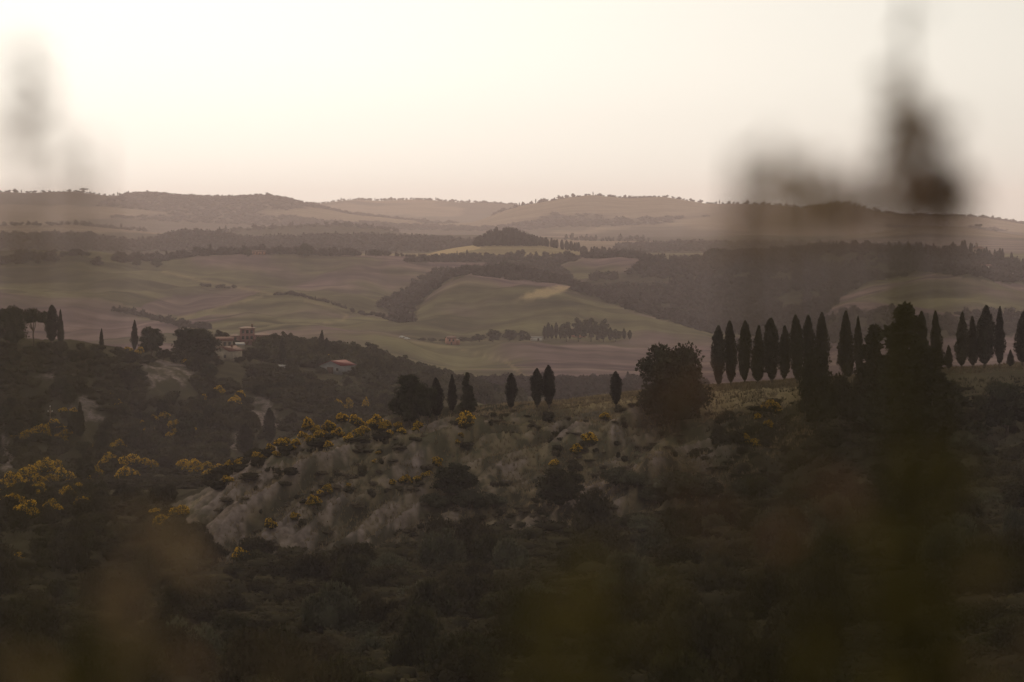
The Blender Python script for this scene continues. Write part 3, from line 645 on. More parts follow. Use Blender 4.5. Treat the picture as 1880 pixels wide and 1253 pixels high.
# farmhouses down in the valley
e = root('farmhouse', 829, 633, 1960, .3, 'small terracotta farmhouse at the left end of the valley tree row', 'farmhouse', d1=2040)
wall_block(e, -3.5, 2.5, -3, 3, 0, 4.4, BM['terra'], 1.2, 'x'); r = gable_roof(e, -3.5, 2.5, -3, 3, 4.4, 1.2, BM['tile'], 'x'); chimney(r, 1.5, .8, 4.9, 1.2)
wall_block(e, 2.504, 5.2, -2.4, 2.4, 0, 3.0, BM['terra']); hip_roof(e, 3.0, 5.2, -2.4, 2.4, 3.0, .8, BM['tile'], .3); windows(e, [(-2.2, 2.6), (.4, 2.6)], -3); door(e, -.9, -3)
e = root('farmhouse', 1062, 618, 2010, .1, 'terracotta farmhouse glimpsed through the cypress grove in the valley', 'farmhouse', d1=2080)
wall_block(e, -5, 5, -3, 3, 0, 5.0, BM['terra'], 1.5, 'x'); gable_roof(e, -5, 5, -3, 3, 5.0, 1.5, BM['tile'], 'x'); windows(e, [(-3.2, 3), (0, 3), (3.2, 3)], -3)
e = root('farm_shed', 985, 622, 1960, .05, 'long low white shed at the left edge of the cypress grove', 'shed', d1=2030)
wall_block(e, -4, 4, -2, 2, 0, 2.0, BM['white'], .7, 'x'); gable_roof(e, -4, 4, -2, 2, 2.0, .7, BM['metal'], 'x', .2); door(e, 1.2, -2, 1.4, 1.8)
# buildings on the right-hand ridge
e = root('hilltop_villa', 1797, 472, 2860, -.1, 'stone villa with a look-out turret on the far wooded ridge', 'villa', d1=2940)
wall_block(e, -5.6, 5.6, -4, 4, 0, 7.5, BM['stone']); r = hip_roof(e, -5.6, 5.6, -4, 4, 7.5, 2, BM['tile'])
m = MB(); m.box(-3.4, -1.4, -1, 1, 7.9, 12.4); t = link('turret', m.mesh('turret', BM['stone']), e); m = MB(); m.box(-3.7, -1.1, -1.3, 1.3, 12.404, 12.7); m.tube([(-2.4, 0, 12.6), (-2.4, 0, 15.6)], [.12, .05], 5); link('roof', m.mesh('roof', BM['tile']), t)
windows(e, [(-4, 4.6), (-1.4, 4.6), (1.4, 4.6), (4, 4.6), (-4, 1.4), (1.4, 1.4), (4, 1.4)], -4, 1.1, 1.7)
e = root('white_house', 1810, 498, 2700, .35, 'white gabled house on the dark wooded slope below the hilltop villa', 'house', d1=2860)
wall_block(e, -5, 5, -3.2, 3.2, 0, 4.6, BM['white'], 1.7, 'x'); gable_roof(e, -5, 5, -3.2, 3.2, 4.6, 1.7, BM['tile'], 'x'); windows(e, [(-3.4, 2.4), (0, 2.4), (3.4, 2.4)], -3.2, 1.0, 1.4); door(e, 1.7, -3.2, 1.2, 2.0)
e = root('long_shed', 1864, 505, 2640, -.05, 'long flat white shed by the right edge of the photograph', 'shed', d1=2780)
wall_block(e, -11, 11, -3, 3, 0, 1.7, BM['white']); hip_roof(e, -11, 11, -3, 3, 1.7, .6, BM['metal'], .3); door(e, -4, -3, 2, 1.6)
e = root('white_cottage', 1862, 467, 3150, .2, 'tiny white cottage beyond the ridge at the right edge', 'cottage', d1=3300)
wall_block(e, -3, 3, -2.5, 2.5, 0, 4.4, BM['white'], 1.2, 'x'); gable_roof(e, -3, 3, -2.5, 2.5, 4.4, 1.2, BM['tile'], 'x'); windows(e, [(-1.4, 2.2), (1.4, 2.2)], -2.5)
e = root('field_farmhouse', 475, 474, 3060, .1, 'low farmhouse with a red tiled roof along the crest of the green fields', 'farmhouse', d1=3140)
wall_block(e, -7, 7, -3, 3, 0, 2.9, BM['terra'], 1.2, 'x'); gable_roof(e, -7, 7, -3, 3, 2.9, 1.2, BM['tile'], 'x'); windows(e, [(-5, 1.2), (-2, 1.2), (4, 1.2)], -3); door(e, 1, -3)
e = root('far_chapel', 1265, 660, 1600, .1, 'tiny white hut behind the crown of the big round tree', 'hut', d1=1750)
wall_block(e, -1.2, 1.2, -1, 1, 0, 1.6, BM['white'], .6, 'x'); gable_roof(e, -1.2, 1.2, -1, 1, 1.6, .6, BM['tile'], 'x', .15)
# two parked cars on the valley track
for px, lab in ((738, 'white car on the valley track, the one farther from the farmhouse'), (747, 'white car on the valley track, the one nearer the farmhouse')):
    e = root('parked_car', px, 634, 1930, .2, lab, 'car', 'cars parked on the valley track', d1=2020)
    m = MB(); m.box(-2.0, 2.0, -.85, .85, .45, 1.0); m.add([(-1.5,-.8,1.0),(1.2,-.8,1.0),(1.2,.8,1.0),(-1.5,.8,1.0),(-1.1,-.68,1.55),(.6,-.68,1.55),(.6,.68,1.55),(-1.1,.68,1.55)], [(0,1,5,4),(1,2,6,5),(2,3,7,6),(3,0,4,7),(4,5,6,7)]); link('body', m.mesh('body', BM['car']), e)
    for wx in (-1.25, 1.25):
        for wy in (-.8, .8): m = MB(); m.tube([(wx, wy-.1, .45), (wx, wy+.1, .45)], [.33, .33], 10); link('wheel', m.mesh('wheel', BM['tyre']), e)
# utility pole on the left-hand hill
e = root('utility_pole', 92, 790, 800, 0, 'thin utility pole with white insulators on the scrubby left hillside', 'pole', d1=1000)
m = MB(); m.tube([(0, 0, -.5), (0, 0, 7)], [.13, .09], 8); link('post', m.mesh('post', BM['stone']), e)
m = MB(); m.box(-.7, .7, -.06, .06, 5.4, 5.55); link('crossarm', m.mesh('crossarm', BM['stone']), e)
for ix, iz in ((-.6, 5.555), (.6, 5.555), (0, 7.01)):
    m = MB(); m.tube([(ix, 0, iz), (ix, 0, iz+.2), (ix, 0, iz+.35)], [.12, .18, .1], 8); link('insulator', m.mesh('insulator', BM['white']), e)

# ------------------------------------------------------------------ cypresses
row = [(1319,714,597,25,0),(1342,710,588,23,0),(1367,706,588,23,0),(1391,707,597,28,1),(1417,706,583,30,0),(1440,702,597,21,0),(1464,706,577,25,0),(1484,702,578,23,0),
       (1508,700,573,25,0),(1553,694,570,31,1),(1577,690,580,18,1),(1692,684,570,21,0),(1719,680,570,24,1),(1765,678,572,25,1),(1786,677,580,22,1),(1808,676,560,36,0),(1835,675,562,20,1),(1877,672,572,30,1)]
extra = {0: 'a slim one', 1: 'with a blunt top', 3: 'shorter and pointed', 4: 'tall and stout', 5: 'short and slim', 9: 'broad and pointed', 10: 'a narrow spire', 15: 'the stoutest', 16: 'a narrow spire', 17: 'at the right edge'}
for i, (px, b, t, w, k) in enumerate(row):
    lab = '%s dark cypress from the left in the ridge-top row%s' % (ORD[i], (', '+extra[i]) if i in extra else '')
    plant_px(('cypress', 'cypress_point')[k], 'cypress', px, b, t, w, 515, 575, lab, 'cypress', 'cypresses in a row on the right-hand ridge', tilt=(0, random.uniform(-.022, .022)))
plant_px('cypress_point', 'young_cypress', 1742, 680, 634, 15, 515, 575, 'short young cypress between two tall ones in the ridge-top row', 'cypress')
plant_px('cypress_point', 'young_cypress', 1855, 675, 642, 13, 515, 575, 'small young cypress near the right edge of the ridge-top row', 'cypress')
for px, b, t, w, lab, tilt in [(938,754,685,20,'lone cypress standing left of the close pair on the bare crest',0),(986,750,676,22,'left and shorter cypress of the close pair on the crest',0),
        (1008,750,671,23,'right and taller cypress of the close pair on the crest',.02),(1131,748,681,20,'leaning cypress on the golden crest left of the big round tree',-.11)]:
    plant_px('cypress', 'cypress', px, b, t, w, 470, 545, lab, 'cypress', tilt=(0, tilt))
for px, b, t, w, d0, d1, lab in [(830,762,690,17,470,545,'slim cypress in the dark clump at the left end of the crest'),(802,770,694,26,470,545,'blunt dark cypress in the middle of the clump on the crest'),
        (147,806,738,19,760,960,'small dark cypress on the scrubby hillside left of the clay scars'),(495,818,750,23,640,900,'dark cypress below the pale clay scar'),
        (452,838,778,28,640,900,'stubby dark cypress at the foot of the clay scar'),(247,645,587,13,960,1030,'slender cypress left of the two big evergreens by the houses'),
        (518,672,622,15,1040,1140,'dark cypress between the cream house and the barn'),(590,662,606,14,1100,1250,'cypress rising behind the grey barn'),
        (95,632,560,24,930,1000,'broad cypress of the pair at the top left of the hill'),(111,634,568,13,930,1000,'slim cypress of the pair at the top left of the hill'),
        (186,640,603,8,950,1030,'tiny pointed cypress on the crest right of the dark top-left trees'),(600,668,620,13,1080,1200,'short cypress left of the red roofed barn')]:
    plant_px('cypress_point' if w < 20 else 'cypress', 'cypress', px, b, t, w, d0, d1, lab, 'cypress')

# ------------------------------------------------------------------ single trees that stand out
for kind, nm, px, b, t, w, d0, d1, lab, cat in [
  ('holm','round_tree',1236,790,624,150,455,535,'big round dark tree on the crest left of the cypress row','tree'),
  ('pine','conifer',1662,800,560,190,410,480,'tall ragged conifer hiding part of the cypress row','conifer'),
  ('pine','conifer',1606,800,600,130,420,490,'shorter ragged conifer left of the tallest one','conifer'),
  ('pine','conifer',1712,800,640,190,400,470,'low broad conifer right of the tallest one','conifer'),
  ('holm','evergreen_tree',1500,790,638,86,440,500,'dark evergreen in front of the ninth cypress of the row','tree'),
  ('broad','dark_tree',1560,800,665,80,430,490,'dark leafy tree between the evergreen and the ragged conifers','tree'),
  ('holm','dark_tree',1848,800,690,110,430,500,'dark rounded tree on the slope at the right edge','tree'),
  ('holm','evergreen_tree',752,785,686,78,462,520,'broad dark evergreen at the left end of the crest clump','tree'),
  ('pine','evergreen_tree',858,762,686,44,480,535,'dark evergreen at the right end of the crest clump','tree'),
  ('holm','evergreen_tree',785,778,700,40,462,520,'narrow dark evergreen between the broad one and the blunt cypress','tree'),
  ('holm','evergreen_tree',278,654,594,50,960,1040,'dark evergreen right of the slender cypress by the houses','tree'),
  ('holm','evergreen_tree',362,668,592,96,960,1050,'largest dark evergreen left of the cream gable house','tree'),
  ('broad','round_tree',405,640,602,34,1180,1260,'small round tree showing above the brown stone house','tree'),
  ('flatpine','pine_tree',62,640,562,52,930,1000,'wind-swept pine left of the cypress pair at top left','pine'),
  ('holm','evergreen_tree',15,650,562,74,930,1000,'dense dark evergreen at the left edge of the hill','tree'),
  ('holm','round_tree',833,915,850,96,440,475,'round dark tree at the foot of the eroded slope','tree'),
  ('holm','round_tree',352,1030,952,84,400,455,'round dark tree below the left tip of the clay ridge','tree'),
  ('broad','round_tree',1030,940,850,100,425,470,'leafy dark tree below the middle of the eroded slope','tree'),
  ('holm','dark_tree',155,885,832,40,600,760,'dark pointed tree among the yellow broom at left','tree'),
  ('flatpine','lone_tree',1797,422,411,16,5400,5700,'single spreading tree on the pale far knoll','tree'),
  ('holm','field_tree',560,473,445,32,3040,3180,'largest round tree on the crest of the green fields','tree'),
  ('holm','field_tree',288,492,473,24,2700,3040,'round dark tree standing in the left field below the crest','tree'),
  ('holm','field_tree',251,489,473,20,2700,3040,'low dark tree left of the round one in the field','tree'),
  ('broad','field_tree',455,473,458,20,3040,3150,'small tree left of the low red roofed farmhouse','tree'),
  ('broad','field_tree',690,472,457,24,3060,3170,'squat tree on the crest right of the centre trees','tree'),
  ('broad','field_tree',1100,622,596,26,1960,2060,'leafy tree at the right of the valley cypress grove','tree'),
  ('flatpine','lone_tree',153,354,345,22,8000,8600,'flat topped tree breaking the far skyline at left','tree')]:
    plant_px(kind, nm, px, b, t, w, d0, d1, lab, cat)
for i, (px, t) in enumerate([(1000,598),(1006,592),(1013,596),(1021,592),(1029,598),(1046,600),(1120,601),(1146,603),(1156,606)]):
    plant_px('cypress', 'valley_cypress', px, 624, t, 8, 1960, 2060, '%s small cypress from the left in the valley grove' % ORD[i], 'cypress', 'cypresses of the valley grove')
for px, t, w in [(880,612,30),(905,604,34),(935,603,36),(960,606,30),(1040,588,30),(1062,582,34),(1085,580,36),(1108,584,30),(1130,602,28),(775,622,20),(793,620,20),(812,622,16),(850,618,24),(865,620,22)]:
    plant_px('broad', 'valley_tree', px, 628, t, w, 1970, 2080, 'leafy tree in the row along the valley farms', 'tree', 'leafy trees along the valley farms')

# ------------------------------------------------------------------ yellow broom
near_broom = [(565,775,16),(580,792,18),(603,786,20),(627,776,18),(652,772,20),(668,788,16),(690,772,22),(706,780,20),(732,786,16),(767,782,18),(855,770,30),(846,806,10),(640,806,14),(603,818,14),(570,812,18),(543,824,14),
   (516,818,18),(496,828,14),(470,836,14),(420,852,14),(441,848,14),(415,882,14),(396,890,12),(801,848,16),(782,872,14),(767,882,14),(745,882,18),(720,888,12),(575,922,22),(601,898,18),(588,908,14),(640,892,9),(496,966,20),(541,952,16),
   (442,1018,26),(695,832,8),(688,847,8),(1081,806,28),(1058,828,20),(1018,850,16),(1112,768,18),(1366,808,20),(1386,814,18),(1411,789,16),(1416,749,26),(1392,770,12),(660,800,18),(620,800,18),(585,805,16),(555,800,14),(715,795,14)]
mid_broom = [(75,792,26),(96,787,28),(50,800,20),(112,802,18),(182,818,20),(216,822,24),(200,846,28),(240,848,30),(270,853,26),(340,857,26),(361,860,26),(382,857,18),(22,885,34),(52,872,36),(82,862,36),(102,857,26),(116,874,30),
   (22,925,36),(52,938,34),(12,905,26),(122,908,30),(142,924,24),(166,902,26),(281,772,18),(301,767,18),(321,782,20),(346,792,20),(331,797,14),(286,792,12),(431,737,20),(441,726,16),(401,717,18),(424,744,18),(376,731,12),
   (200,727,16),(216,742,14),(116,757,12),(141,778,14),(300,957,30),(331,942,28),(12,1052,18),(36,1047,16),(621,742,16),(641,737,14),(671,737,12),(230,870,26),(180,868,22),(70,900,30),(95,930,26),(310,800,14),(260,780,14)]
br = random.Random(5)
mid_broom += [(x+br.uniform(-22, 22), y+br.uniform(-9, 12), max(11, w*br.uniform(.5, .9))) for x, y, w in mid_broom if y > 750]
near_broom += [(x+br.uniform(-14, 14), y+br.uniform(-3, 10), max(9, w*br.uniform(.5, .85))) for x, y, w in near_broom[:25]]
hill_broom = [(235,644,14),(256,645,16),(341,664,12),(356,667,10),(605,655,12),(728,690,8)]
n0 = 0
for lst, d0, d1, lab, grp in ((near_broom, 430, 545, 'yellow broom bush on the eroded ridge', 'broom on the near ridge'),
                              (mid_broom, 470, 960, 'yellow broom bush in the left ravine', 'broom in the left ravine'),
                              (hill_broom, 940, 1150, 'yellow broom bush by the trees at the top of the left hill', 'broom on the left hilltop')):
    for px, py, w in lst:
        size = 'large' if w >= 26 else 'small' if w < 15 else 'middling'
        if d0 == 430: spot = 'along the crest left of the tree clump' if px < 790 and py < 830 else 'low on the clay face left of centre' if px < 700 else 'in the middle of the clay face' if px < 900 else 'left of the big round tree' if px < 1200 else 'below the cypress row'
        elif d0 == 470: spot = 'by the left edge' if px < 170 else 'in the middle of the ravine' if py > 835 else 'under the cream house' if px > 360 else 'on the slope under the clay scars'
        else: spot = None
        l2 = lab.replace('yellow', size+' yellow')+((', '+spot) if spot else '')
        plant_px('broom', 'broom_bush', px, py+w*.50, py-w*.50, w*1.30, d0, d1, l2, 'broom bush', grp)

# ------------------------------------------------------------------ woods and scrub
def zone(x, y):
    px = CX+F*x/y; py = HY-F*float(height(np.array([x]), np.array([y]))[0])/y
    return ('at the left' if px < 380 else 'left of centre' if px < 800 else 'near the centre' if px < 1150 else 'right of centre' if px < 1500 else 'at the right'), py
def pick(P, k):
    P = P[rng.permutation(len(P))]; return P[:k], P[k:]
# wood behind the houses: trees one by one
W = np.concatenate([scatter([(480,700),(480,640),(650,652),(760,684),(880,722),(960,740),(960,756),(860,738),(740,706),(650,700)], 1100, 1420, 6.0)])
W = W[(W[:, 1] > 1120) | (CX+F*W[:, 0]/W[:, 1] > 665)]
A, B = pick(W, 150)
for x, y in A:
    hh = random.uniform(5.5, 9.5); qx = CX+F*x/y; lab = '%s leafy tree in the dark wood %s' % ('tall' if hh > 7.5 else 'low', 'left of the red roofed barn' if qx < 600 else 'behind the red roofed barn' if qx < 700 else 'running down right from the barn')
    plant('broad', 'woodland_tree', x, y, hh, random.uniform(6.5, 9.5), lab, 'tree', lab)
if len(B): mass('woodland', [(x, y, random.uniform(5, 8.5), random.uniform(6, 9), 'scrub') for x, y in B], 'rest of the dark wood behind the barn', M['leaf'])
# pale olive trees below the barn
for px, b in [(640,712),(662,708),(684,715),(705,722),(650,728),(675,735),(700,740),(722,745),(630,735),(735,735),(715,705),(690,700),(655,745),(680,750)]:
    plant_px('grey', 'olive_tree', px+random.uniform(-6, 6), b, b-26, 32, 1000, 1120, 'grey green olive tree on the slope below the barn', 'tree', 'olive trees below the barn')
for px, b, h_, w in [(385,668,26,34),(447,662,24,30),(460,660,24,30),(480,664,28,34),(400,672,14,24),(440,668,14,26),(590,690,16,26),(655,690,20,28),(640,694,14,26),(500,684,18,30),(535,688,20,30),(430,636,14,22),(478,636,16,26),(500,640,20,28),(300,665,26,34),(322,668,30,36)]:
    plant_px('broad', 'garden_tree', px, b, b-h_, w, 1000 if b > 645 else 1230, 1095 if b > 645 else 1320, 'small leafy tree in the gardens round the houses on the left hill', 'tree', 'trees round the hill houses')
# bushes by the left hill's top
S = scatter([(-60,640),(130,636),(250,660),(420,674),(560,690),(700,705),(800,745),(700,800),(560,842),(300,865),(-60,885)], 650, 1090, 5.0)
Zs = height(S[:, 0], S[:, 1]); cs = cover(S[:, 0], S[:, 1], Zs); S = S[cs[:, 0] < .3]
spx = CX+F*S[:, 0]/S[:, 1]; S = S[(np.abs(spx-419) > 40) | (S[:, 1] < 985) | (S[:, 1] > 1062)]
spx = CX+F*S[:, 0]/S[:, 1]; S = S[(np.abs(spx-620) > 45) | (S[:, 1] < 1035)]
spx = CX+F*S[:, 0]/S[:, 1]; spy = HY-F*height(S[:, 0], S[:, 1])/S[:, 1]; ok = np.ones(len(S), bool)
for poly, d0, d1 in CLAYP:
    for dy in (0, 8, 16, 24): ok &= ~inpoly(spx, spy-dy, poly)
for qx, qy in ((147, 806), (495, 818), (452, 838)): ok &= ~((np.abs(spx-qx) < 26) & (spy > qy-6) & (spy < qy+45))
S = S[ok]
A, B = pick(S, 230)
for x, y in A:
    k = random.choice(['bush', 'bush', 'bushdark']); zx, zy = zone(x, y); hh = random.uniform(2.4, 5)
    lab = '%s %s bush %s, %s' % ('tall' if hh > 3.7 else 'low', {'bush': 'brownish green', 'bushdark': 'dark green'}[k], 'high on the left-hand hill' if zy < 720 else 'on the lower slope of the left-hand hill', zx)
    plant(k, 'hillside_bush', x, y, hh, random.uniform(4, 7.5), lab, 'bush', lab)
mass('hillside_scrub', [(x, y, random.uniform(1.5, 4.4), random.uniform(3, 6.5), 'scrub') for x, y in B], 'dark scrub covering the left-hand hillside', M['scrub'])
for i in range(26):
    px = random.uniform(-20, 640); b = random.uniform(690, 850)
    if b < 660+abs(px-300)*.12: continue
    X, Y, Z = ground_at(px, b, 660, 1040)
    if cover(np.array([X]), np.array([Y]), np.array([Z]))[0, 0] > .3: continue
    plant('holm', 'hillside_tree', X, Y, random.uniform(4, 7), random.uniform(4, 7), 'dark round tree standing out of the scrub on the left-hand hillside', 'tree', 'dark trees in the hillside scrub', z=Z)
# ravine between the ridge and the hill
S = scatter([(-80,1090),(-80,905),(360,900),(600,880),(600,842),(720,805),(300,860),(-80,880),(-80,1090),(330,1050),(340,950)], 450, 800, 4.6)
S2 = scatter([(-80,1090),(-80,900),(330,925),(345,1050)], 440, 680, 4.6)
cs = cover(S2[:, 0], S2[:, 1], height(S2[:, 0], S2[:, 1])); S2 = S2[cs[:, 0] < .3]
A, B = pick(S2, 140)
for x, y in A:
    k = random.choice(['bush', 'bushdark']); zx, zy = zone(x, y); hh = random.uniform(1.6, 4.0)
    lab = '%s %s bush in the ravine, %s' % ('large' if hh > 2.8 else 'small', {'bush': 'brownish green', 'bushdark': 'dark green'}[k], 'beside the yellow broom' if zy < 975 else 'below the yellow broom')
    plant(k, 'ravine_bush', x, y, hh, random.uniform(3, 5.5), lab, 'bush', lab)
mass('ravine_scrub', [(x, y, random.uniform(.8, 2.4), random.uniform(2.5, 5), 'scrub') for x, y in np.concatenate([B, S])], 'low scrub filling the ravine left of the clay ridge', M['scrub'])
# thicket at the foot of the ridge and on the near slope
T = scatter([(-120,1500),(-120,1060),(350,1030),(700,1000),(1000,975),(1300,940),(1600,915),(2000,880),(2000,1500)], 118, 448, 5.2)
o = np.argsort(T[:, 1]); T = T[o]
A, B = T[rng.permutation(len(T))[:290]], None
keep = set(map(tuple, A)); B = [t for t in T if tuple(t) not in keep]
for x, y in A:
    k = random.choice(['bush', 'bush', 'bushdark', 'bushdark', 'bush', 'bushgrey']) if y > 250 else random.choice(['bush', 'bushdark'])
    zx, zy = zone(x, y); col = {'bush': 'brownish green', 'bushdark': 'dark green', 'bushgrey': 'grey green'}[k]; loc = 'along the bottom edge' if zy > 1150 else 'below the eroded ridge'
    hh = random.uniform(2.6, 4.6) if random.random() < .7 else random.uniform(5, 7.5)
    lab = '%s %s shrub in the thicket %s, %s' % ('tall' if hh > 4.8 else 'low', col, loc, zx)
    plant(k, 'thicket_shrub', x, y, hh, random.uniform(4.5, 7.5), lab, 'shrub', lab)
mass('thicket_undergrowth', [(x, y, random.uniform(1.5, 3.6), random.uniform(4, 7), 'scrub') for x, y in B], 'dark undergrowth between the shrubs of the near thicket', M['scrub'])
# grey-green bushes at the foot of the slope
for px, py, w in [(800,925,60),(860,925,70),(905,930,50),(1130,880,60),(1165,885,60),(1250,905,110),(1205,915,70),(1300,900,60),(1385,905,80),(1430,915,60),(1770,815,60),(1800,830,50)]:
    plant_px('bushgrey', 'pale_bush', px, py+10, py-w*.35, w, 425, 500, 'pale grey green bush along the foot of the eroded slope, '+('left of centre' if px < 920 else 'under the clay mound' if px < 1320 else 'under the cypress row' if px < 1500 else 'far right'), 'bush', 'pale bushes at the foot of the slope')
# scrub on the right-hand slope
S = scatter([(1270,960),(1300,760),(1420,735),(1600,725),(1750,715),(2000,700),(2000,900),(1600,935)], 400, 530, 3.6)
S = S[rng.uniform(size=len(S)) < .75]
A, B = pick(S, 170)
for x, y in A:
    k = random.choice(['bush', 'bushdark', 'bush']); zx, zy = zone(x, y); hh = random.uniform(1.0, 3.2)
    lab = '%s %s bush %s, %s' % ('large' if hh > 2.1 else 'small', {'bush': 'brownish green', 'bushdark': 'dark green'}[k], 'just below the cypress row' if zy < 790 else 'low on the slope under the cypress row', zx)
    plant(k, 'slope_bush', x, y, hh, hh*random.uniform(1.2, 1.9), lab, 'bush', lab)
mass('slope_scrub', [(x, y, random.uniform(.5, 1.5), random.uniform(1.6, 3.4), 'scrub') for x, y in B], 'low dark scrub on the slope below the cypress row', M['scrub'])
# scrub dotted over the eroded face
S = scatter([(340,1040),(430,900),(560,815),(720,785),(880,765),(1000,760),(1180,735),(1300,730),(1300,930),(1000,985),(700,1010)], 440, 520, 2.6)
f = fbm(S[:, 0]*.09, S[:, 1]*.06, 3, 201); S = S[(f > .41) & (cover(S[:, 0], S[:, 1], height(S[:, 0], S[:, 1]))[:, 0] < .45)]
mass('ridge_brush', [(x+.7, y+.5, random.uniform(.4, 1.3), random.uniform(.9, 2.6), 'scrub') for x, y in S[1::2]], 'dry brown brush clinging to the eroded ridge', M['brush'])
mass('ridge_scrub', [(x, y, random.uniform(.5, 1.9), random.uniform(.8, 2.2), 'scrub') for x, y in S[::2]], 'low scrub clinging to the eroded ridge', M['scrub'])

# dry grass on the ridge
def tufts(name, P, h, w, label, mat, nb=4):
    n = len(P); Z = height(P[:, 0], P[:, 1])
    B = np.repeat(np.stack([P[:, 0], P[:, 1], Z-.03], -1), nb, 0); m = len(B)
    B[:, :2] += rng.normal(size=(m, 2))*w*.35
    hh = h*rng.uniform(.5, 1.4, m); a = rng.uniform(0, 6.28, m); ln = rng.normal(size=(m, 2))*.35*hh[:, None]
    ww = w*.22
    v = np.stack([B+np.stack([np.cos(a)*ww, np.sin(a)*ww, 0*a], -1), B-np.stack([np.cos(a)*ww, np.sin(a)*ww, 0*a], -1), B+np.stack([ln[:, 0], ln[:, 1], hh], -1)], 1).reshape(-1, 3)
    return tag(link(name, make_mesh(name, v, np.arange(3*m).reshape(m, 3), mat)), label, kind='stuff')
G = scatter([(330,1050),(430,880),(560,800),(720,772),(880,750),(1150,722),(1300,712),(1500,700),(1500,800),(1300,930),(1000,985),(700,1010)], 442, 545, .75, .6)
g = fbm(G[:, 0]*.2, G[:, 1]*.1, 4, 211); G = G[g+rng.uniform(-.12, .12, len(g)) > .44]
tufts('ridge_grass', G, .6, .5, 'dry grass tufts over the eroded ridge', M['drygrass'])
G = scatter([(980,760),(1150,735),(1300,722),(1600,700),(2000,672),(2000,655),(1600,680),(1150,715),(980,742)], 508, 600, .55, .6)
G = G[(CX+F*G[:, 0]/G[:, 1] < 1480) | (rng.uniform(size=len(G)) < .3)]
tufts('crest_grass', G, .45, .4, 'pale dry grass along the crest under the cypresses', M['drygrass'])
G = scatter([(1300,900),(1300,730),(1600,705),(2000,685),(2000,850)], 410, 545, 1.0, .6)
G = G[rng.uniform(size=len(G)) < .6]
tufts('slope_grass', G, .5, .5, 'rough grass on the slope below the cypress row', M['scrub'])

# ------------------------------------------------------------------ distant woods, joined where they read as one mass
items = []
for poly, d0, d1, st, h0, h1, nm, lab in [
   (WOODP[0][0], 2150, 3000, 8.5, 5, 10, 'creek_wood', 'wooded creek running down between the valley fields'),
   (WOODP[1][0], 2480, 3080, 8.5, 6, 10, 'hollow_wood', 'band of trees behind the crest of the middle field'),
   (WOODP[2][0], 2120, 2980, 9.5, 6, 12, 'hillside_forest', 'dark forest covering the right-hand hillside'),
   (WOODP[3][0], 1850, 2330, 10.0, 4, 9, 'valley_wood', 'wooded strip below the pale knoll on the right'),
   (WOODP[4][0], 2850, 3080, 9.0, 6, 11, 'crest_wood', 'dark wood on the crest of the left fields'),
   (WOODP[5][0], 3020, 3330, 9.0, 5, 10, 'hollow_wood', 'dark tree belt below the golden knoll'),
   (WOODP[6][0], 3060, 3480, 9.0, 6, 12, 'knoll_wood', 'dark trees right of the hilltop copse'),
   (WOODP[10][0], 1250, 1560, 7.0, 4, 8, 'valley_thicket', 'scrubby wood behind the crest cypresses')]:
    P = scatter(poly, d0, d1, st); P = P[fbm(P[:, 0]*.012, P[:, 1]*.012, 3, 301)+rng.uniform(-.1, .1, len(P)) > .40]; T_ = 'mid' if d0 > 1500 else 'scrub'
    mass(nm, [(x, y, random.uniform(h0, h1), random.uniform(h0, h1)*1.2, T_ if random.random() > .05 else 'cyp') for x, y in P], lab, M['farwood'])
def line_items(pts, n, h0, h1, tp, jy=40, wk=1.1):
    r_ = []
    xs = np.linspace(0, len(pts)-1.001, n)
    for t in xs:
        i = int(t); f_ = t-i; p = np.array(pts[i])*(1-f_)+np.array(pts[i+1])*f_
        X, Y, Z = ground_at(p[0]+random.uniform(-4, 4), p[1], p[2], p[2]*1.09); h = random.uniform(h0, h1)
        r_.append((X, Y+random.uniform(0, jy), h, h*wk*random.uniform(.8, 1.2), tp if random.random() > .08 or tp == 'cyp' else 'cyp'))
    return r_
mass('field_hedge', line_items([(505,536,2300),(560,546,2300),(640,563,2250),(715,588,2150)], 60, 2.0, 4.5, 'mid', 6, 1.4), 'dark hedge running down the left field', M['farwood'])
mass('field_hedge', line_items([(205,572,2200),(260,582,2200),(330,600,2150),(385,606,2100)], 46, 2.5, 8, 'mid', 6, 1.1), 'bushy hedge behind the houses on the left', M['farwood'])
mass('field_hedge', line_items([(370,502,2500),(400,508,2500),(430,514,2500)], 10, 2, 5, 'mid', 6, 1.6), 'short dark hedge in the upper left field', M['farwood'])
mass('crest_trees', line_items([(200,484,2900),(330,478,3030),(450,474,3060),(560,472,3080),(655,470,3080)], 120, 6, 12, 'mid', 60)+line_items([(240,484,2950),(330,478,3030),(520,472,3080)], 60, 6, 13, 'mid', 80)+
     line_items([(670,470,3080),(710,470,3080)], 8, 6, 9, 'mid', 20)+line_items([(725,471,3080),(765,473,3080)], 8, 3, 6, 'mid', 20), 'line of dark trees along the crest of the green fields', M['farwood'])
P = scatter([(876,452),(900,446),(980,446),(984,454),(930,458),(880,458)], 3440, 3640, 8.0)
def copse_h(x, y): q = abs(CX+F*x/y-928)/54; return (23-12*q*q)*random.uniform(.75, 1.12)
mass('hilltop_copse', [(x, y, copse_h(x, y), random.uniform(8, 13), 'mid') for x, y in P], 'dense dark copse crowning the golden knoll', M['farwood'])
mass('knoll_trees', line_items([(978,450,3400),(1020,456,3400),(1060,463,3380)], 44, 8, 12, 'cyp', 40, 1.5)+line_items([(1066,474,3300),(1150,476,3300)], 40, 7, 12, 'cyp', 40, 1.6), 'line of pointed trees running down right from the hilltop copse', M['farwood'])
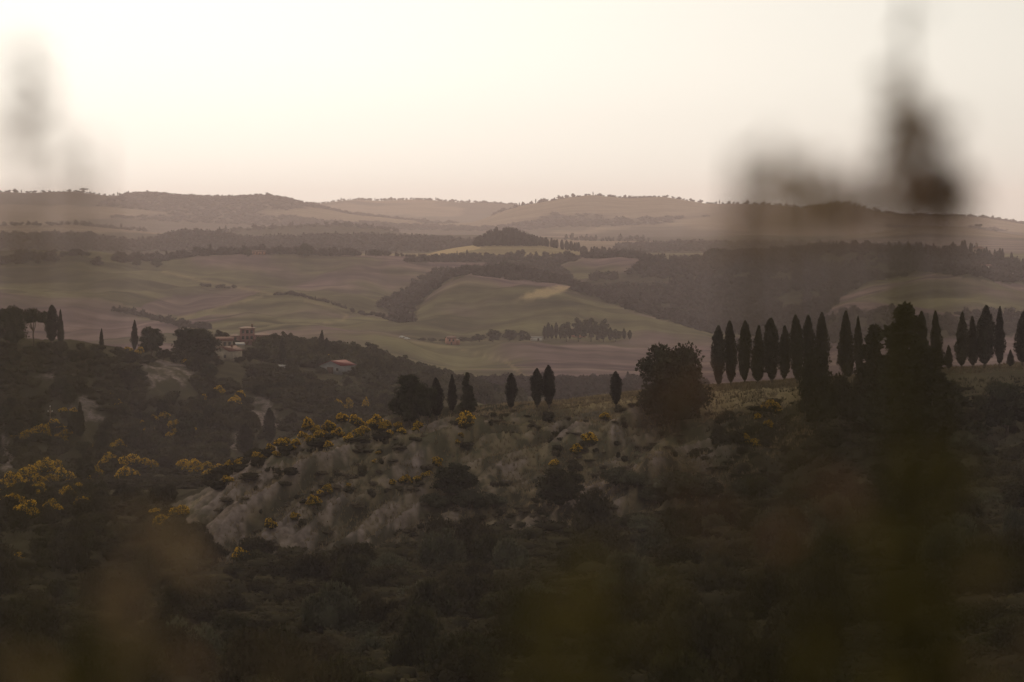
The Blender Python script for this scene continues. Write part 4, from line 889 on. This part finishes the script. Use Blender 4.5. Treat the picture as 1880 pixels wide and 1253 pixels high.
mass('ridge_trees', line_items([(1180,478,2860),(1300,474,2860),(1400,465,2860),(1500,452,2860),(1600,454,2860),(1650,457,2860)], 110, 6, 13, 'mid', 50)+line_items([(1640,458,2860),(1700,462,2860),(1790,471,2860),(1880,491,2760)], 40, 7, 13, 'cyp', 40, 1.3)+line_items([(1640,458,2860),(1880,491,2760)], 30, 5, 10, 'mid', 40), 'uneven line of trees along the crest of the right-hand forest', M['farwood'])
for poly, d0, d1, st, nm, lab in [(WOODP[7][0], 4100, 4700, 17, 'far_wood', 'hazy wooded ridge behind the left fields'), (WOODP[8][0], 4150, 4700, 17, 'far_wood', 'hazy wooded ridge behind the right-hand forest')]:
    P = scatter(poly, d0, d1, st)
    mass(nm, [(x, y, random.uniform(8, 14), random.uniform(14, 22), 'far' if random.random() > .05 else 'cyp') for x, y in P], lab, M['farwood'])
mass('far_tree_row', line_items([(1040,445,5300),(1100,444,5300),(1190,444,5300)], 26, 9, 19, 'far', 40, .8)+line_items([(330,434,5200),(440,426,5300),(620,416,5300),(730,425,5300)], 70, 8, 14, 'far', 80, 1.3)+line_items([(0,416,5300),(150,414,5300),(260,426,5300)], 50, 8, 13, 'far', 80, 1.4), 'hazy rows of trees on the plain before the far hills', M['farwood'])
P = []
for y in np.arange(7300, 8750, 34):
    x = np.arange(-1100, 1750, 30.0); P.append(np.stack([x, np.full(len(x), y)], -1))
P = np.concatenate(P)+rng.uniform(-14, 14, (len(P)*len(P[0]), 2))
c = cover(P[:, 0], P[:, 1], height(P[:, 0], P[:, 1])); P = P[(c[:, 2] > .45)]
mass('hill_woods', [(x, y, random.uniform(7, 14), random.uniform(24, 36), 'far') for x, y in P], 'woods on the hazy hills along the skyline', M['farwood'])
mass('skyline_trees', line_items([(-100,352,8000),(130,352,8000),(280,354,8000),(490,360,8000),(570,376,8000)], 110, 6, 14, 'far', 60, 1.5)+line_items([(900,395,8000),(960,377,8000),(1090,358,8000),(1220,361,8000),(1350,373,8000),(1480,381,8000),(1550,371,8000),(1650,395,8000),(1800,398,8000),(1950,414,8000)], 240, 6, 14, 'far', 60, 1.4)
     +line_items([(560,378,11000),(650,366,11000),(760,367,11000),(850,372,11000),(950,377,11000)], 90, 8, 17, 'far', 60, 1.5), 'trees fringing the hazy skyline', M['farwood'])

# ------------------------------------------------------------------ tall weeds growing right in front of the lens, far out of focus
def weed(name, px, d, ptop, lean, leaves, label):
    """leaves: (py, spread px, how many, length px, material); the stem rises from the ground below the lens"""
    k = d/F; r = np.random.default_rng(int(px)+int(d*100))
    X0 = (px-CX)*k; z0 = float(height(np.array([X0]), np.array([d]))[0])
    e = bpy.data.objects.new(name, None); COL.objects.link(e); e.location = (X0, d, z0-.01); tag(e, label, 'weed')
    zt = -(ptop-HY)*k-z0
    def axis(z): t = z/zt; return np.array([lean*k*(t**2), .02*math.sin(3*t), z])
    st = MB(); zz = np.linspace(0, zt, 14); st.tube([axis(z) for z in zz], np.linspace(.0020, .0008, 14), 6); link('stem', st.mesh('stem', M['weed']), e)
    grp = {}
    for py, sp, n, ln, mat in leaves: grp.setdefault(mat, []).append((py, sp, n, ln))
    for mat, ls in grp.items():
        mb = MB()
        for py, sp, n, ln in ls:
            zc = -(py-HY)*k-z0
            for i in range(n):
                a = r.uniform(0, 6.28); u = r.normal(size=3)*(np.array([.5, .5, .55])*sp if not isinstance(sp, tuple) else np.array([sp[0], sp[0], sp[1]]))*k
                u[2] = u[2] if not isinstance(sp, tuple) else r.uniform(-1.75, 1.75)*sp[1]*k; c = axis(np.clip(zc+u[2], 0.02, zt)); tip = c+np.array([u[0], u[1], r.uniform(-.3, .5)*ln*k*(1 if not isinstance(sp, tuple) else -.5)])
                dirv = unit(tip-c+1e-5); L = ln*k*r.uniform(.7, 1.3); b = unit(np.cross(dirv, r.normal(size=3)))
                p0 = tip; p1 = tip+dirv*L*.5+b*L*.20; p2 = tip+dirv*L+np.array([0, 0, -.15*L]); p3 = tip+dirv*L*.5-b*L*.20
                mb.add([p0, p1, p2, p3], [(0, 1, 2, 3)])
                mb.tube([c, (c+tip)/2+np.array([0, 0, .02*L]), tip+dirv*L*.1], [.0009, .0007, .0005], 4)
        link({'weed': 'foliage', 'weeddark': 'seed_head', 'weedtan': 'dry_leaf'}[mat], mb.mesh('foliage', M[mat]), e)['kind'] = 'stuff'
    return e
def streak(name, px, top, bot, n, ln, mat, d, label, lean=0, wid=8):
    m_ = (top+bot)/2
    return weed(name, px, d, top-15, lean, [(m_, (wid, (bot-top)*.27), n, ln, mat)], label)
# a clump of grasses in seed at the upper right, from left to right
for i, (px, t, b, n, ln, mat, d) in enumerate([(1368,225,370,14,55,'weedtan',.80),(1388,265,390,12,60,'weeddark',.84),(1432,190,370,14,55,'weedtan',.74),(1470,255,365,18,55,'weedtan',.86),(1508,225,355,20,58,'weedtan',.80),(1540,270,370,18,55,'weeddark',.90),
        (1572,245,355,18,55,'weedtan',.78),(1606,255,345,16,55,'weeddark',.86),(1638,70,260,14,55,'weedtan',.80),(1655,135,320,30,58,'weeddark',.84),(1680,120,325,44,62,'weeddark',.88),(1703,160,345,40,60,'weeddark',.82),(1730,205,345,22,56,'weeddark',.86),(1758,240,340,12,52,'weedtan',.80)]):
    streak('seed_grass', px, t, b, n, ln, mat, d, '%s blurred seed head from the left in the grass clump at upper right' % ORD[i], lean=(px-1580)*.06)
streak('seed_grass', 1668, -60, 140, 8, 46, 'weedtan', 1.0, 'faint tan grass tip above the dark seed heads at upper right', wid=12)
for px, t, b, n, ln, mat, d, w, lab in [(40,20,200,24,50,'weeddark',.84,7,'brown blurred grass tip against the sky at the top left'),(32,290,480,8,60,'weedtan',.74,20,'pale blurred grass tip over the far hills at the left edge'),
      (112,180,440,9,50,'weedtan',.70,16,'faintest blurred grass tip right of the brown one at top left'),(172,200,420,9,55,'weedtan',.74,9,'pale upright blurred grass tip left of the clear sky'),
      (215,960,1260,10,80,'weedtan',.78,14,'leftmost tan blurred stalk of the pair rising at the bottom left'),(285,870,1260,16,80,'weedtan',.82,15,'taller tan blurred stalk of the pair rising at the bottom left'),
      (165,1060,1270,10,90,'weed',.76,22,'olive blurred stalk left of the tan pair at the bottom'),(20,1120,1270,8,80,'weedtan',.76,18,'tan blurred stalk in the bottom left corner'),
      (1240,610,880,11,66,'weeddark',.78,11,'brown blurred stalk in front of the big round tree'),(1275,680,900,6,70,'weeddark',.72,14,'second brown blurred stalk just right of the big round tree'),
      (520,1080,1260,8,80,'weedtan',.74,26,'short brown blurred stalk at the bottom left of centre'),
      (960,1010,1260,12,90,'weed',.78,26,'leftmost olive blurred stalk at the bottom centre'),(1050,930,1260,20,95,'weed',.82,30,'tallest olive blurred stalk at the bottom centre'),(1140,1000,1260,16,95,'weed',.80,30,'right-hand olive blurred stalk at the bottom centre'),
      (1480,640,1000,6,80,'weeddark',.78,18,'dim brown blurred stalk over the evergreen under the cypress row'),(1560,900,1260,14,95,'weed',.80,30,'olive blurred stalk left of the tallest olive ones at the right'),
      (1645,780,1250,13,95,'weed',.84,26,'left olive blurred stalk below the ragged conifers'),(1715,700,1250,18,95,'weed',.80,30,'tallest olive blurred stalk below the dark seed heads'),(1785,850,1260,18,95,'weed',.84,30,'olive blurred stalk right of the tallest one'),
      (1855,960,1260,10,85,'weedtan',.80,22,'tan blurred stalk in the bottom right corner')]:
    streak('tall_weed', px, t, b, n, ln, mat, d, lab, wid=w)

# ------------------------------------------------------------------ evening haze
hm, hn, ho = newmat('haze_air')
pv = hn.nodes.new('ShaderNodeVolumePrincipled')
pv.inputs['Color'].default_value = (0.98, 0.855, 0.915, 1)
pv.inputs['Density'].default_value = 0.000056
pv.inputs['Anisotropy'].default_value = 0.3
hn.links.new(pv.outputs[0], ho.inputs['Volume'])
hb = MB(); hb.box(-11300, 11300, -80, 14300, ZMIN-1.0, 135)
tag(link('haze', hb.mesh('haze', hm)), 'pale evening haze lying over the whole valley', kind='stuff')
